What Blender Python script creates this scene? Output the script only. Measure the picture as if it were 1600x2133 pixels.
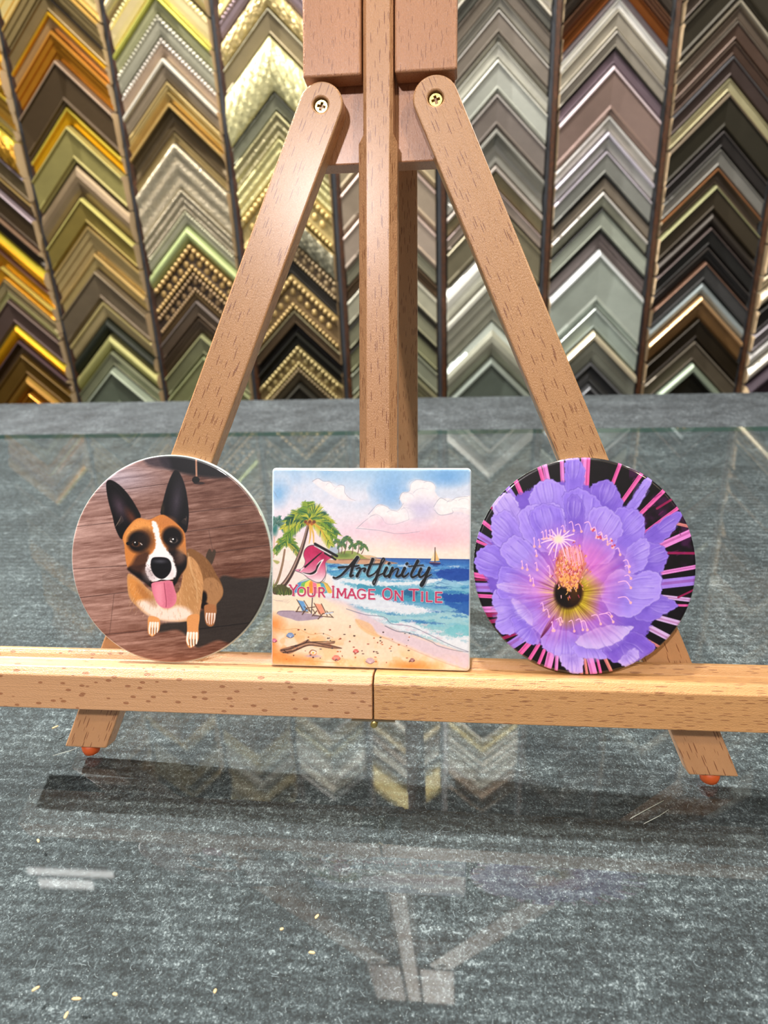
import bpy, bmesh, math, random
import numpy as np
from mathutils import Matrix, Vector
sc = bpy.context.scene
for o in list(bpy.data.objects): bpy.data.objects.remove(o)
C = sc.collection
def lin(c, g=1.):
    out = []
    for v in c[:3]:
        v = v/255.; out.append(min(1, g*(v/12.92 if v <= .04045 else ((v+.055)/1.055)**2.4)))
    return tuple(out)+(1,)
# ------------------------------------------------------------------ camera, world, lights, exposure
CAM_H = .301
yaw, pit, rol, FPX = .0987, .4198, -.0412, 1520.
cy_, sy_, cp_, sp_ = math.cos(yaw), math.sin(yaw), math.cos(pit), math.sin(pit)
Fw = Vector((-sy_*cp_, cy_*cp_, -sp_)); R0 = Vector((cy_, sy_, 0)); U0 = R0.cross(Fw)
Rv = R0*math.cos(rol)+U0*math.sin(rol); Uv = -R0*math.sin(rol)+U0*math.cos(rol)
cd = bpy.data.cameras.new('camera'); cam = bpy.data.objects.new('camera', cd); C.objects.link(cam)
m = Matrix((( Rv.x, Uv.x, -Fw.x, 0), (Rv.y, Uv.y, -Fw.y, 0), (Rv.z, Uv.z, -Fw.z, CAM_H), (0, 0, 0, 1))); cam.matrix_world = m
cd.sensor_fit = 'VERTICAL'; cd.sensor_height = 9.8; cd.sensor_width = 7.35; cd.lens = FPX/2133.*9.8
cd.clip_start = .02; cd.dof.use_dof = True; cd.dof.focus_distance = .400; cd.dof.aperture_fstop = 2.7
sc.camera = cam
sc.view_settings.view_transform = 'Standard'; sc.view_settings.look = 'None'; sc.view_settings.gamma = 1
sc.view_settings.use_curve_mapping = False; sc.view_settings.exposure = 0.0
w = bpy.data.worlds.new('world'); sc.world = w; w.use_nodes = True
w.node_tree.nodes['Background'].inputs[0].default_value = (.95, .96, 1, 1); w.node_tree.nodes['Background'].inputs[1].default_value = .085
def light(name, kind, loc, target, power, col, size=.1, sizey=None, spread=None, spot=None):
    l = bpy.data.lights.new(name, kind); o = bpy.data.objects.new(name, l); C.objects.link(o)
    l.energy = power; l.color = col; o.location = loc
    if kind == 'AREA':
        l.size = size
        if sizey: l.shape = 'RECTANGLE'; l.size_y = sizey
        if spread: l.spread = math.radians(spread)
    else: l.shadow_soft_size = size
    if spot: l.spot_size = math.radians(spot); l.spot_blend = .5
    o.rotation_euler = (Vector(target)-Vector(loc)).to_track_quat('-Z', 'Y').to_euler()
    return o
light('back_track_lamp', 'SPOT', (-1.3, 1.02, 1.6), (0, .35, 0), 370, (1, .96, .92), .02, spot=70)
light('side_track_lamp', 'SPOT', (.95, 1.15, 1.12), (0, .3, 0), 30, (1, .97, .95), .02, spot=70)
light('front_track_lamp', 'SPOT', (-.42, -1.0, 1.45), (-.05, .45, .2), 92, (1, .91, .90), .05, spot=60)
light('warm_track_lamp', 'SPOT', (.95, -.75, 1.5), (.05, .5, .1), 38, (1, .80, .52), .06, spot=70)
light('wall_wash_lamp', 'AREA', (.1, .25, 1.75), (0, 1.3, .35), 9, (1, .95, .88), .9, .25)
light('wall_track_lamp', 'SPOT', (-.05, .70, 1.42), (-.05, 1.3, .25), 72, (1, .95, .86), .03, spot=115)
# ------------------------------------------------------------------ node helpers
def mat(name):
    m = bpy.data.materials.new(name); m.use_nodes = True; nt = m.node_tree
    return m, nt, nt.nodes['Principled BSDF']
def N(nt, t, **kw):
    n = nt.nodes.new(t)
    for k, v in kw.items():
        if k in n.inputs: n.inputs[k].default_value = v
        else: setattr(n, k, v)
    return n
def ramp(nt, fac, stops, interp='LINEAR'):
    n = nt.nodes.new('ShaderNodeValToRGB'); nt.links.new(fac, n.inputs[0]); cr = n.color_ramp; cr.interpolation = interp
    while len(cr.elements) < len(stops): cr.elements.new(.5)
    for e, (p, c) in zip(cr.elements, stops): e.position = p; e.color = c if len(c) == 4 else tuple(c)+(1,)
    return n.outputs[0]
def coords(nt, scale=(1, 1, 1), obj='Object', rot=(0, 0, 0), loc=(0, 0, 0)):
    t = nt.nodes.new('ShaderNodeTexCoord'); mp = nt.nodes.new('ShaderNodeMapping'); mp.inputs['Scale'].default_value = scale; mp.inputs['Rotation'].default_value = rot; mp.inputs['Location'].default_value = loc
    nt.links.new(t.outputs[obj], mp.inputs[0]); return mp.outputs[0]
def noise(nt, vec, scale, detail=3, rough=.5):
    n = N(nt, 'ShaderNodeTexNoise', Scale=scale, Detail=detail, Roughness=rough); nt.links.new(vec, n.inputs['Vector']); return n.outputs[0]
def mixc(nt, fac, a, b, mode='MIX'):
    n = nt.nodes.new('ShaderNodeMix'); n.data_type = 'RGBA'; n.blend_type = mode
    for s, v in ((n.inputs[0], fac), (n.inputs[6], a), (n.inputs[7], b)):
        if hasattr(v, 'links'): nt.links.new(v, s)
        else: s.default_value = v
    return n.outputs[2]
def math_(nt, op, a, b=None, c=None):
    n = nt.nodes.new('ShaderNodeMath'); n.operation = op
    for s, v in zip(n.inputs, (a, b, c)):
        if v is None: continue
        if hasattr(v, 'links'): nt.links.new(v, s)
        else: s.default_value = v
    return n.outputs[0]
def bump(nt, bsdf, h, strength=.3, dist=.001):
    b = N(nt, 'ShaderNodeBump', Strength=strength, Distance=dist); nt.links.new(h, b.inputs['Height']); nt.links.new(b.outputs[0], bsdf.inputs['Normal'])
def plain(name, col, rough=.5, metal=0., **kw):
    m, nt, b = mat(name); b.inputs['Base Color'].default_value = col; b.inputs['Roughness'].default_value = rough; b.inputs['Metallic'].default_value = metal
    for k, v in kw.items(): b.inputs[k].default_value = v
    return m
def beech(name, axis=2, base=(206, 160, 122), fleck='dash', seed=0., g=1.):
    """beech wood, grain along the local axis"""
    m, nt, b = mat(name)
    def sc3(across, along):
        s = [across]*3; s[axis] = along; return tuple(s)
    n1 = noise(nt, coords(nt, sc3(120, 6), loc=(seed, seed*2, seed)), 1, 4)
    n2 = noise(nt, coords(nt, sc3(900, 30), loc=(seed, seed, 3)), 1, 3)
    n0 = noise(nt, coords(nt, (9, 9, 9), loc=(seed, 1, seed)), 1, 2)
    c0 = lin(base, g); dk = tuple(v*.80 for v in c0[:3])+(1,); lt = tuple(min(1, v*1.13) for v in c0[:3])+(1,)
    col = mixc(nt, n1, dk, lt)
    col = mixc(nt, math_(nt, 'MULTIPLY', n2, .30), col, tuple(v*.66 for v in c0[:3])+(1,))
    col = mixc(nt, math_(nt, 'MULTIPLY', n0, .35), col, (c0[0]*1.05, c0[1]*.88, c0[2]*.8, 1))
    v3 = sc3(1250, 105) if fleck == 'dash' else sc3(290, 135)
    warp = coords(nt, v3, loc=(seed*3, 0, seed*5))
    vo = N(nt, 'ShaderNodeTexVoronoi', Scale=1.); vo.inputs['Randomness'].default_value = 1; nt.links.new(warp, vo.inputs['Vector'])
    sep = nt.nodes.new('ShaderNodeSeparateColor'); nt.links.new(vo.outputs['Color'], sep.inputs[0])
    on = math_(nt, 'GREATER_THAN', sep.outputs[0], .25 if fleck == 'dash' else .12)
    size = math_(nt, 'MULTIPLY_ADD', sep.outputs[1], .24 if fleck == 'dash' else .20, .16 if fleck == 'dash' else .12)
    fl = ramp(nt, math_(nt, 'DIVIDE', vo.outputs['Distance'], math_(nt, 'MULTIPLY_ADD', math_(nt, 'MULTIPLY', size, on), 1., .0001)), [(.80, (1, 1, 1)), (1., (0, 0, 0))])
    col = mixc(nt, math_(nt, 'MULTIPLY', fl, .80), col, lin((122, 70, 40) if fleck == 'dash' else (146, 92, 56), g))
    nt.links.new(col, b.inputs['Base Color']); b.inputs['Roughness'].default_value = .36
    b.inputs['Coat Weight'].default_value = .45; b.inputs['Coat Roughness'].default_value = .26
    nr = noise(nt, coords(nt, sc3(2400, 1500)), 1, 1); nt.links.new(math_(nt, 'MULTIPLY_ADD', nr, .5, .12), b.inputs['Roughness'])
    h = math_(nt, 'ADD', noise(nt, coords(nt, sc3(2600, 900)), 1, 2), math_(nt, 'MULTIPLY', n2, .8))
    bump(nt, b, h, .8, .00035)
    return m
# ------------------------------------------------------------------ mesh helpers
def link(name, me, m=None, parent=None, mw=None):
    o = bpy.data.objects.new(name, me); C.objects.link(o)
    if m is not None:
        for k in (m if isinstance(m, (list, tuple)) else [m]): me.materials.append(k)
    if parent is not None: o.parent = parent
    if mw is not None: o.matrix_local = mw
    return o
def obj(name, bm, m=None, parent=None, mw=None, smooth=False, bevel=None):
    bmesh.ops.recalc_face_normals(bm, faces=bm.faces)
    me = bpy.data.meshes.new(name); bm.to_mesh(me); bm.free()
    if smooth:
        for p in me.polygons: p.use_smooth = True
    o = link(name, me, m, parent, mw)
    if bevel:
        md = o.modifiers.new('bevel', 'BEVEL'); md.width = bevel; md.segments = 3; md.limit_method = 'ANGLE'; md.angle_limit = math.radians(35); md.harden_normals = False
    return o
def box(bm, x0, y0, z0, x1, y1, z1, mi=0):
    v = [bm.verts.new((x, y, z)) for x in (x0, x1) for y in (y0, y1) for z in (z0, z1)]
    for f in ((0, 1, 3, 2), (4, 6, 7, 5), (0, 4, 5, 1), (2, 3, 7, 6), (0, 2, 6, 4), (1, 5, 7, 3)):
        bm.faces.new([v[i] for i in f]).material_index = mi
def prism(bm, pts, y0, y1, axis='y'):
    """closed outline pts (a,b) swept from y0 to y1 along axis"""
    def P(a, b, t): return (a, t, b) if axis == 'y' else ((t, a, b) if axis == 'x' else (a, b, t))
    A = [bm.verts.new(P(a, b, y0)) for a, b in pts]; B = [bm.verts.new(P(a, b, y1)) for a, b in pts]; n = len(pts)
    for i in range(n): bm.faces.new((A[i], A[(i+1) % n], B[(i+1) % n], B[i]))
    bm.faces.new(A); bm.faces.new(B[::-1]); return A, B
def prism_holes(bm, outer, holes, y0, y1):
    loops = []
    for y in (y0, y1):
        ed = []; ls = []
        for L in [outer]+holes:
            vs = [bm.verts.new((a, y, b)) for a, b in L]; ls.append(vs)
            for i in range(len(vs)): ed.append(bm.edges.new((vs[i], vs[(i+1) % len(vs)])))
        bmesh.ops.triangle_fill(bm, edges=ed, use_beauty=True); loops.append(ls)
    for A, B in zip(*loops):
        n = len(A)
        for i in range(n): bm.faces.new((A[i], A[(i+1) % n], B[(i+1) % n], B[i]))
def circle(cx, cz, r, n=32, a0=0, a1=360, end=False):
    k = n if not end else n-1
    return [(cx+r*math.cos(math.radians(a0+(a1-a0)*i/k)), cz+r*math.sin(math.radians(a0+(a1-a0)*i/k))) for i in range(n)]
def lathe(bm, prof, n=32, origin=(0, 0, 0), axis='z'):
    rings = []
    for r, z in prof:
        ring = []
        for i in range(n):
            a = 2*math.pi*i/n; p = (r*math.cos(a), r*math.sin(a), z)
            if axis == 'y': p = (p[0], p[2], p[1])
            ring.append(bm.verts.new((p[0]+origin[0], p[1]+origin[1], p[2]+origin[2])))
        rings.append(ring)
    for a, b in zip(rings, rings[1:]):
        for i in range(n): bm.faces.new((a[i], a[(i+1) % n], b[(i+1) % n], b[i]))
    bm.faces.new(rings[0][::-1]); bm.faces.new(rings[-1])
def tag(o, label, cat, group=None, kind=None):
    if label: o['label'] = label
    if cat: o['category'] = cat
    if group: o['group'] = group
    if kind: o['kind'] = kind
    return o
def struct(name, bm, m, **kw):
    o = obj(name, bm, m, **kw); o['kind'] = 'structure'; return o
def empty(name, loc=(0, 0, 0), label=None, cat=None, group=None):
    o = bpy.data.objects.new(name, None); C.objects.link(o); o.location = loc; o.empty_display_size = .02
    return tag(o, label, cat, group)
# ------------------------------------------------------------------ the room and the counter
wall_m, nt, b = mat('painted_wall'); nt.links.new(mixc(nt, noise(nt, coords(nt, (3, 3, 3)), 1), lin((88, 80, 70)), lin((104, 96, 84))), b.inputs['Base Color']); b.inputs['Roughness'].default_value = .8
bm = bmesh.new(); box(bm, -2.6, 1.335, -.95, 2.6, 1.45, 2.3); struct('wall_back', bm, wall_m)
floor_m, nt, b = mat('floor_concrete'); nt.links.new(mixc(nt, noise(nt, coords(nt, (2, 2, 2)), 2, 5), lin((70, 66, 62)), lin((104, 98, 92))), b.inputs['Base Color'])
bm = bmesh.new(); box(bm, -2.6, -2.6, -1.0, 2.6, 1.45, -.95); struct('floor', bm, floor_m)
# grey felt carpet that covers the counter
cm, nt, b = mat('grey_felt_carpet')
co = coords(nt, (1, 1, 1))
wob = noise(nt, coords(nt, (14, 14, 1)), 1, 2)
n_f = noise(nt, coords(nt, (900, 760, 1)), 1, 5, .75)
n_m = noise(nt, coords(nt, (300, 380, 1), loc=(3, 1, 0)), 1, 3, .6)
n_l = noise(nt, coords(nt, (22, 28, 1)), 1, 3, .6)
wv = N(nt, 'ShaderNodeTexWave', Scale=1., Distortion=2.2, Detail=3.); wv.bands_direction = 'Y'; wv.inputs['Detail Scale'].default_value = 3.
nt.links.new(coords(nt, (30, 43, 1)), wv.inputs['Vector'])
n_c = noise(nt, coords(nt, (120, 140, 1), loc=(9, 4, 0)), 1, 3, .6)
mx = math_(nt, 'ADD', math_(nt, 'MULTIPLY', n_f, .56), math_(nt, 'MULTIPLY', n_m, .26)); mx = math_(nt, 'ADD', mx, math_(nt, 'MULTIPLY', n_c, .17))
mx = math_(nt, 'ADD', mx, math_(nt, 'MULTIPLY', wv.outputs['Fac'], .035)); mx = math_(nt, 'ADD', mx, math_(nt, 'MULTIPLY', math_(nt, 'SUBTRACT', n_l, .5), .16))
col = ramp(nt, mx, [(.42, lin((17, 20, 22))), (.50, lin((44, 50, 54))), (.57, lin((76, 84, 88))), (.67, lin((168, 176, 180)))])
spk = ramp(nt, noise(nt, coords(nt, (1500, 1300, 1), loc=(5, 5, 0)), 1, 1), [(.70, (0, 0, 0)), (.76, (1, 1, 1))])
col = mixc(nt, math_(nt, 'MULTIPLY', spk, .7), col, lin((225, 232, 232)))
nt.links.new(col, b.inputs['Base Color']); b.inputs['Roughness'].default_value = .7
vo = N(nt, 'ShaderNodeTexVoronoi', Scale=1.); nt.links.new(coords(nt, (520, 480, 1)), vo.inputs['Vector'])
bump(nt, b, math_(nt, 'ADD', mx, math_(nt, 'MULTIPLY', vo.outputs['Distance'], .2)), .7, .0011)
fz = plain('carpet_fibre', lin((150, 160, 166)), .6)
dark_m = plain('counter_laminate', lin((48, 46, 44)), .5)
counter = empty('display_counter', (0, .6, -.95), 'wide shop counter topped with grey felt carpet under the easel', 'counter')
bm = bmesh.new(); box(bm, -1.35, -.62, 0, 1.35, .5, .914); obj('cabinet_body', bm, dark_m, counter)
bm = bmesh.new(); box(bm, -1.42, -.68, .914, 1.42, .527, .944); bmesh.ops.bevel(bm, geom=bm.edges[:], offset=.002, segments=2, affect='EDGES'); obj('carpet_top', bm, cm, counter)
R_ = np.random.RandomState(2); nf = 13000
fx = R_.uniform(-.42, .42, nf); fy = -.46+R_.rand(nf)**.8*.55; fa = R_.uniform(0, 6.283, nf); fl_ = R_.uniform(.0010, .0036, nf); fb = R_.normal(0, .9, nf); fw = R_.uniform(.00004, .00009, nf)
cov = []; px, py, aa = fx.copy(), fy.copy(), fa.copy()
for k in range(4):
    nx_, ny_ = -np.sin(aa)*fw, np.cos(aa)*fw
    cov.append(np.stack([px+nx_, py+ny_], -1)); cov.append(np.stack([px-nx_, py-ny_], -1))
    px = px+np.cos(aa)*fl_/3; py = py+np.sin(aa)*fl_/3; aa = aa+fb
cov = np.stack(cov, 1); cov = np.concatenate([cov, np.full(cov.shape[:2]+(1,), .94406)], -1).reshape(-1, 3)
q_ = np.array([[0, 1, 3, 2], [2, 3, 5, 4], [4, 5, 7, 6]])[None]+np.arange(nf)[:, None, None]*8; q_ = q_.reshape(-1, 4)
me = bpy.data.meshes.new('carpet_fuzz'); me.from_pydata(cov.tolist(), [], q_.tolist()); me.update(); o = link('carpet_fuzz', me, fz, counter); o['kind'] = 'stuff'
# the glass sheet
gm, nt, b = mat('clear_glass_sheet'); nt.nodes.remove(b)
tr = N(nt, 'ShaderNodeBsdfTransparent'); tr.inputs[0].default_value = (.955, .98, .975, 1)
gl = N(nt, 'ShaderNodeBsdfGlossy', Roughness=.025); gl.inputs[0].default_value = (1, 1, 1, 1)
fr = N(nt, 'ShaderNodeFresnel', IOR=1.7); ms = nt.nodes.new('ShaderNodeMixShader')
gn = nt.nodes.new('ShaderNodeNewGeometry'); nt.links.new(math_(nt, 'MULTIPLY', fr.outputs[0], math_(nt, 'SUBTRACT', 1., gn.outputs['Backfacing'])), ms.inputs[0]); nt.links.new(tr.outputs[0], ms.inputs[1]); nt.links.new(gl.outputs[0], ms.inputs[2]); nt.links.new(ms.outputs[0], nt.nodes['Material Output'].inputs[0])
ge = plain('glass_edge', lin((92, 124, 116)), .3)
gb, nt, b = mat('glass_underside'); nt.nodes.remove(b); tr = N(nt, 'ShaderNodeBsdfTransparent'); tr.inputs[0].default_value = (.97, .99, .985, 1); nt.links.new(tr.outputs[0], nt.nodes['Material Output'].inputs[0])
bm = bmesh.new(); box(bm, -1.3, -.05, -.0058, 1.3, .939, 0)
bm.faces.ensure_lookup_table()
for f in bm.faces:
    f.normal_update()
    if abs(f.normal.z) < .5: f.material_index = 1
    elif f.calc_center_median().z < -.003: f.material_index = 2
tag(obj('glass_sheet', bm, [gm, ge, gb]), 'clear glass sheet lying on the grey counter carpet, mirroring the sample wall', 'glass sheet')
# ------------------------------------------------------------------ wall of frame corner samples
SAMPLES = {
 0: [
  (0.6222, 0.5688, (200,150,50), None, 'C', 'antique gold grooved'),
  (0.5688, 0.5298, (205,155,45), None, 'X', 'textured bright gold'),
  (0.5298, 0.4812, (190,145,60), (245,200,70), 'S', 'stepped gold'),
  (0.4812, 0.4647, (120,110,70), None, 'F', 'narrow olive'),
  (0.4647, 0.4117, (200,150,50), (250,205,80), 'X', 'rough gold'),
  (0.4117, 0.3717, (105,90,62), (150,140,150), 'F', 'olive brown lilac-edged'),
  (0.3717, 0.3451, (85,68,42), (190,160,100), 'S', 'dark brown gold-edged'),
  (0.3451, 0.2935, (70,56,36), (150,135,140), 'F', 'dark bronze'),
  (0.2935, 0.2617, (52,44,32), (150,120,95), 'C', 'black bronze hollow'),
  (0.2617, 0.2285, (225,160,25), (255,210,70), 'R', 'rounded glossy gold'),
  (0.2285, 0.1969, (205,140,30), (150,110,90), 'S', 'orange gold stepped'),
  (0.1969, 0.1752, (215,150,30), (255,225,120), 'F', 'bright amber gold'),
  (0.1752, 0.1540, (150,135,95), None, 'F', 'narrow tan'),
  (0.1540, 0.1416, (175,170,115), (205,200,140), 'F', 'slim pale olive'),
  (0.1416, 0.0972, (92,74,66), None, 'F', 'purple brown matte'),
  (0.0972, 0.0680, (228,160,20), (255,205,60), 'R', 'bright gold rounded'),
  (0.0680, 0.0436, (95,75,52), (110,90,95), 'C', 'dark gold hollow'),
  (0.0436, 0.0036, (112,85,35), None, 'F', 'dull bronze gold'),
  (0.0036, -0.0282, (150,110,40), (190,150,70), 'R', 'amber gold ridged'),
  (-0.0282, -0.0747, (190,125,30), (225,160,60), 'F', 'burnt gold'),
 ],
 1: [
  (0.6215, 0.5889, (150,130,85), (215,175,95), 'S', 'olive gold stepped'),
  (0.5889, 0.5647, (125,108,72), (30,26,24), 'F', 'olive with black edge'),
  (0.5647, 0.5413, (160,130,85), (240,175,40), 'T', 'tan with yellow gold lip'),
  (0.5401, 0.5022, (195,130,35), (215,150,60), 'S', 'orange gold two-step'),
  (0.5010, 0.4382, (78,62,40), (120,100,80), 'F', 'wide dark bronze'),
  (0.4368, 0.4112, (235,168,25), (255,205,80), 'T', 'bright yellow gold'),
  (0.4091, 0.3556, (158,148,88), None, 'F', 'wide olive gold smooth'),
  (0.3542, 0.3037, (122,104,78), (150,130,100), 'R', 'taupe bronze rounded'),
  (0.3022, 0.2605, (140,122,58), (205,195,115), 'F', 'mossy gold'),
  (0.2590, 0.2153, (170,148,98), (210,180,115), 'S', 'wood-grained tan'),
  (0.2137, 0.1878, (175,155,100), (215,185,120), 'T', 'pale tan stepped'),
  (0.1862, 0.1347, (112,98,76), None, 'F', 'brown grey flat'),
  (0.1339, 0.1049, (175,158,112), (225,205,140), 'T', 'mottled champagne'),
  (0.1032, 0.0763, (38,42,32), None, 'R', 'black green'),
  (0.0746, 0.0462, (168,166,105), (200,195,130), 'R', 'pale olive rounded'),
  (0.0445, 0.0174, (135,138,112), None, 'F', 'grey sage flat'),
  (0.0156, -0.0583, (122,134,116), (160,170,150), 'F', 'wide sage grey'),
 ],
 2: [
  (0.6205, 0.5808, (205,188,140), None, 'B', 'cream beaded'),
  (0.5796, 0.5514, (165,165,125), (225,225,110), 'T', 'silver olive with lime lip'),
  (0.5508, 0.5214, (158,156,136), (180,178,160), 'B', 'silver grey beaded'),
  (0.5208, 0.4958, (152,132,112), (185,178,168), 'B', 'pinkish taupe beaded'),
  (0.4951, 0.4632, (150,135,112), (222,216,200), 'T', 'taupe with white lip'),
  (0.4625, 0.4502, (178,158,105), None, 'B', 'slim tan beaded'),
  (0.4495, 0.4344, (185,160,98), None, 'S', 'slim gold stepped'),
  (0.4344, 0.3929, (92,78,54), (215,180,110), 'C', 'dark hollow with gold edge'),
  (0.3922, 0.3772, (150,132,90), None, 'F', 'slim olive tan'),
  (0.3765, 0.3090, (180,170,145), None, 'N', 'wide feathered champagne'),
  (0.3083, 0.2755, (172,162,138), None, 'N', 'feathered silver'),
  (0.2747, 0.2532, (160,158,134), None, 'B', 'silver green beaded'),
  (0.2525, 0.2253, (165,178,122), None, 'R', 'pale lime rounded'),
  (0.2238, 0.1789, (82,68,52), (180,150,95), 'O', 'brown with gold beads'),
  (0.1773, 0.1431, (64,52,42), (150,125,90), 'O', 'dark brown beaded'),
  (0.1423, 0.1310, (100,82,54), None, 'F', 'slim bronze'),
  (0.1302, 0.1016, (95,80,64), (140,128,120), 'F', 'brown with lilac edge'),
  (0.1008, 0.0724, (76,62,48), None, 'S', 'dark brown stepped'),
  (0.0716, 0.0341, (128,130,98), (165,165,120), 'F', 'sage gold'),
  (0.0333, -0.0157, (150,155,112), None, 'F', 'pale olive green'),
  (-0.0166, -0.0791, (160,160,105), None, 'R', 'yellow sage rounded'),
 ],
 3: [
  (0.6136, 0.5867, (120,105,110), None, 'B', 'lilac grey beaded'),
  (0.5855, 0.5526, (205,185,130), None, 'X', 'crumpled champagne foil'),
  (0.5514, 0.5146, (132,120,92), (180,175,150), 'F', 'wide taupe grey'),
  (0.5134, 0.4416, (228,218,165), None, 'X', 'very wide crumpled pale gold'),
  (0.4404, 0.4149, (130,132,112), (160,162,145), 'F', 'smooth grey sage'),
  (0.4136, 0.3776, (165,158,120), (205,198,150), 'N', 'fuzzy silver combed'),
  (0.3762, 0.3371, (212,206,150), None, 'N', 'combed pale gold'),
  (0.3357, 0.2767, (165,148,98), (205,180,115), 'O', 'gold ball-beaded'),
  (0.2753, 0.2311, (130,128,108), (170,150,100), 'X', 'floral silver embossed'),
  (0.2296, 0.1947, (90,76,58), (165,145,110), 'O', 'brown silver-beaded'),
  (0.1932, 0.1700, (46,44,40), None, 'F', 'flat black'),
  (0.1692, 0.1096, (112,92,62), (175,150,98), 'O', 'ornate gold brown carved'),
  (0.1088, 0.0851, (88,72,52), (190,180,140), 'F', 'brown with silver lip'),
  (0.0702, 0.0485, (48,48,42), None, 'C', 'black hollow'),
  (0.0468, 0.0092, (128,112,76), (170,155,105), 'O', 'champagne carved'),
  (0.0075, -0.0186, (78,70,54), (120,105,75), 'B', 'dark beaded'),
  (-0.0195, -0.0813, (52,50,42), None, 'F', 'charcoal'),
 ],
 4: [
  (0.6011, 0.5668, (160,140,110), None, 'F', 'tan grey'),
  (0.5657, 0.5317, (150,135,115), None, 'S', 'taupe stepped'),
  (0.5305, 0.4895, (160,150,125), None, 'F', 'champagne flat'),
  (0.4882, 0.4331, (140,125,105), None, 'R', 'taupe rounded'),
  (0.4318, 0.3690, (158,145,118), (190,175,140), 'F', 'soft gold taupe'),
  (0.3677, 0.3040, (152,138,120), (180,160,150), 'F', 'warm grey'),
  (0.3025, 0.2453, (165,150,135), (195,175,165), 'F', 'pinkish grey'),
  (0.2438, 0.2195, (130,128,108), None, 'F', 'sage grey'),
  (0.2188, 0.1978, (95,78,60), None, 'C', 'brown hollow'),
  (0.1963, 0.1527, (172,170,148), (200,198,180), 'F', 'pale silver'),
  (0.1511, 0.1117, (140,140,115), (25,24,20), 'F', 'sage with black edge'),
  (0.1101, 0.0713, (138,140,108), (25,24,20), 'F', 'olive with black edge'),
  (0.0697, 0.0281, (140,145,125), None, 'F', 'grey green'),
  (0.0264, -0.0129, (130,128,100), None, 'S', 'olive stepped'),
  (-0.0146, -0.0836, (120,118,98), None, 'F', 'dull olive'),
 ],
 5: [
  (0.5913, 0.5745, (95,95,88), None, 'F', 'slate grey'),
  (0.5734, 0.5495, (112,104,94), None, 'F', 'brown grey'),
  (0.5489, 0.5327, (145,142,132), None, 'F', 'brushed silver'),
  (0.5321, 0.5014, (128,120,110), (215,212,205), 'F', 'taupe silver with white lip'),
  (0.5008, 0.4912, (135,132,122), None, 'S', 'slim grey'),
  (0.4906, 0.4694, (182,182,172), None, 'F', 'pale silver'),
  (0.4682, 0.4252, (182,186,176), (215,215,205), 'F', 'wide light silver'),
  (0.4240, 0.3770, (122,114,108), (175,170,165), 'F', 'wide warm grey'),
  (0.3757, 0.3263, (148,148,140), None, 'C', 'pewter with sheen'),
  (0.3249, 0.2940, (120,112,84), (200,190,180), 'T', 'olive bronze with silver lip'),
  (0.2926, 0.2716, (150,138,128), (205,185,180), 'F', 'pinkish silver'),
  (0.2702, 0.2140, (118,112,90), None, 'F', 'olive taupe'),
  (0.2125, 0.1571, (192,192,182), None, 'R', 'bright rounded silver'),
  (0.1555, 0.0835, (158,158,142), (190,190,178), 'S', 'grained silver'),
  (0.0803, 0.0230, (168,170,152), (205,215,205), 'R', 'pale grey green'),
  (0.0205, -0.0858, (108,120,110), (150,160,150), 'F', 'dark sage'),
 ],
 6: [
  (0.5844, 0.5661, (90,60,40), None, 'S', 'walnut brown'),
  (0.5650, 0.5459, (125,72,32), None, 'F', 'orange brown wood'),
  (0.5453, 0.5362, (125,115,118), None, 'F', 'lilac grey'),
  (0.5356, 0.5230, (244,244,236), None, 'F', 'bright white'),
  (0.5224, 0.4962, (152,146,132), (180,175,160), 'F', 'mottled silver grey'),
  (0.4956, 0.4742, (148,142,130), (205,200,190), 'F', 'weathered silver'),
  (0.4730, 0.4537, (112,98,106), (20,18,16), 'F', 'mauve brown with black edge'),
  (0.4525, 0.3876, (132,112,104), (205,190,195), 'F', 'very wide mauve brown'),
  (0.3864, 0.3657, (178,175,164), (225,222,215), 'T', 'silver with white lip'),
  (0.3644, 0.3395, (170,170,165), (215,210,225), 'T', 'cool silver'),
  (0.3382, 0.3040, (136,138,132), (215,208,220), 'F', 'grey with bright lip'),
  (0.3019, 0.2814, (128,118,104), (20,18,16), 'F', 'taupe with black edge'),
  (0.2800, 0.2570, (150,152,134), (235,225,215), 'T', 'grey green with cream lip'),
  (0.2556, 0.2229, (165,172,158), (18,18,16), 'F', 'pale sage with black edge'),
  (0.2215, 0.1938, (112,102,100), (18,18,16), 'S', 'purple taupe with black edge'),
  (0.1924, 0.1030, (168,178,168), (215,220,220), 'F', 'very wide silver sage'),
  (0.1015, 0.0643, (160,174,166), (195,205,200), 'F', 'pale mint grey'),
  (0.0627, 0.0096, (148,152,138), (220,210,180), 'T', 'grey with cream lip'),
  (0.0080, -0.0290, (80,82,82), (120,122,125), 'C', 'charcoal hollow'),
  (-0.0307, -0.0880, (66,68,70), (100,102,105), 'F', 'dark slate'),
 ],
 7: [
  (0.6041, 0.5773, (70,60,52), None, 'F', 'dark walnut'),
  (0.5762, 0.5287, (54,50,40), None, 'F', 'wide near-black brown'),
  (0.5281, 0.5174, (190,182,162), None, 'R', 'slim silver cream'),
  (0.5162, 0.5008, (100,88,76), None, 'F', 'taupe brown'),
  (0.5002, 0.4758, (82,64,54), (120,112,102), 'F', 'rust brown speckled'),
  (0.4752, 0.4568, (74,56,46), (105,90,80), 'F', 'dark rust brown'),
  (0.4562, 0.4291, (64,52,48), (95,95,98), 'F', 'dark plum brown'),
  (0.4279, 0.4101, (182,176,138), None, 'F', 'pale champagne speckled'),
  (0.4088, 0.3591, (48,45,34), (100,88,72), 'F', 'wide olive black'),
  (0.3584, 0.3345, (44,40,38), (90,85,85), 'F', 'black brown'),
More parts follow.
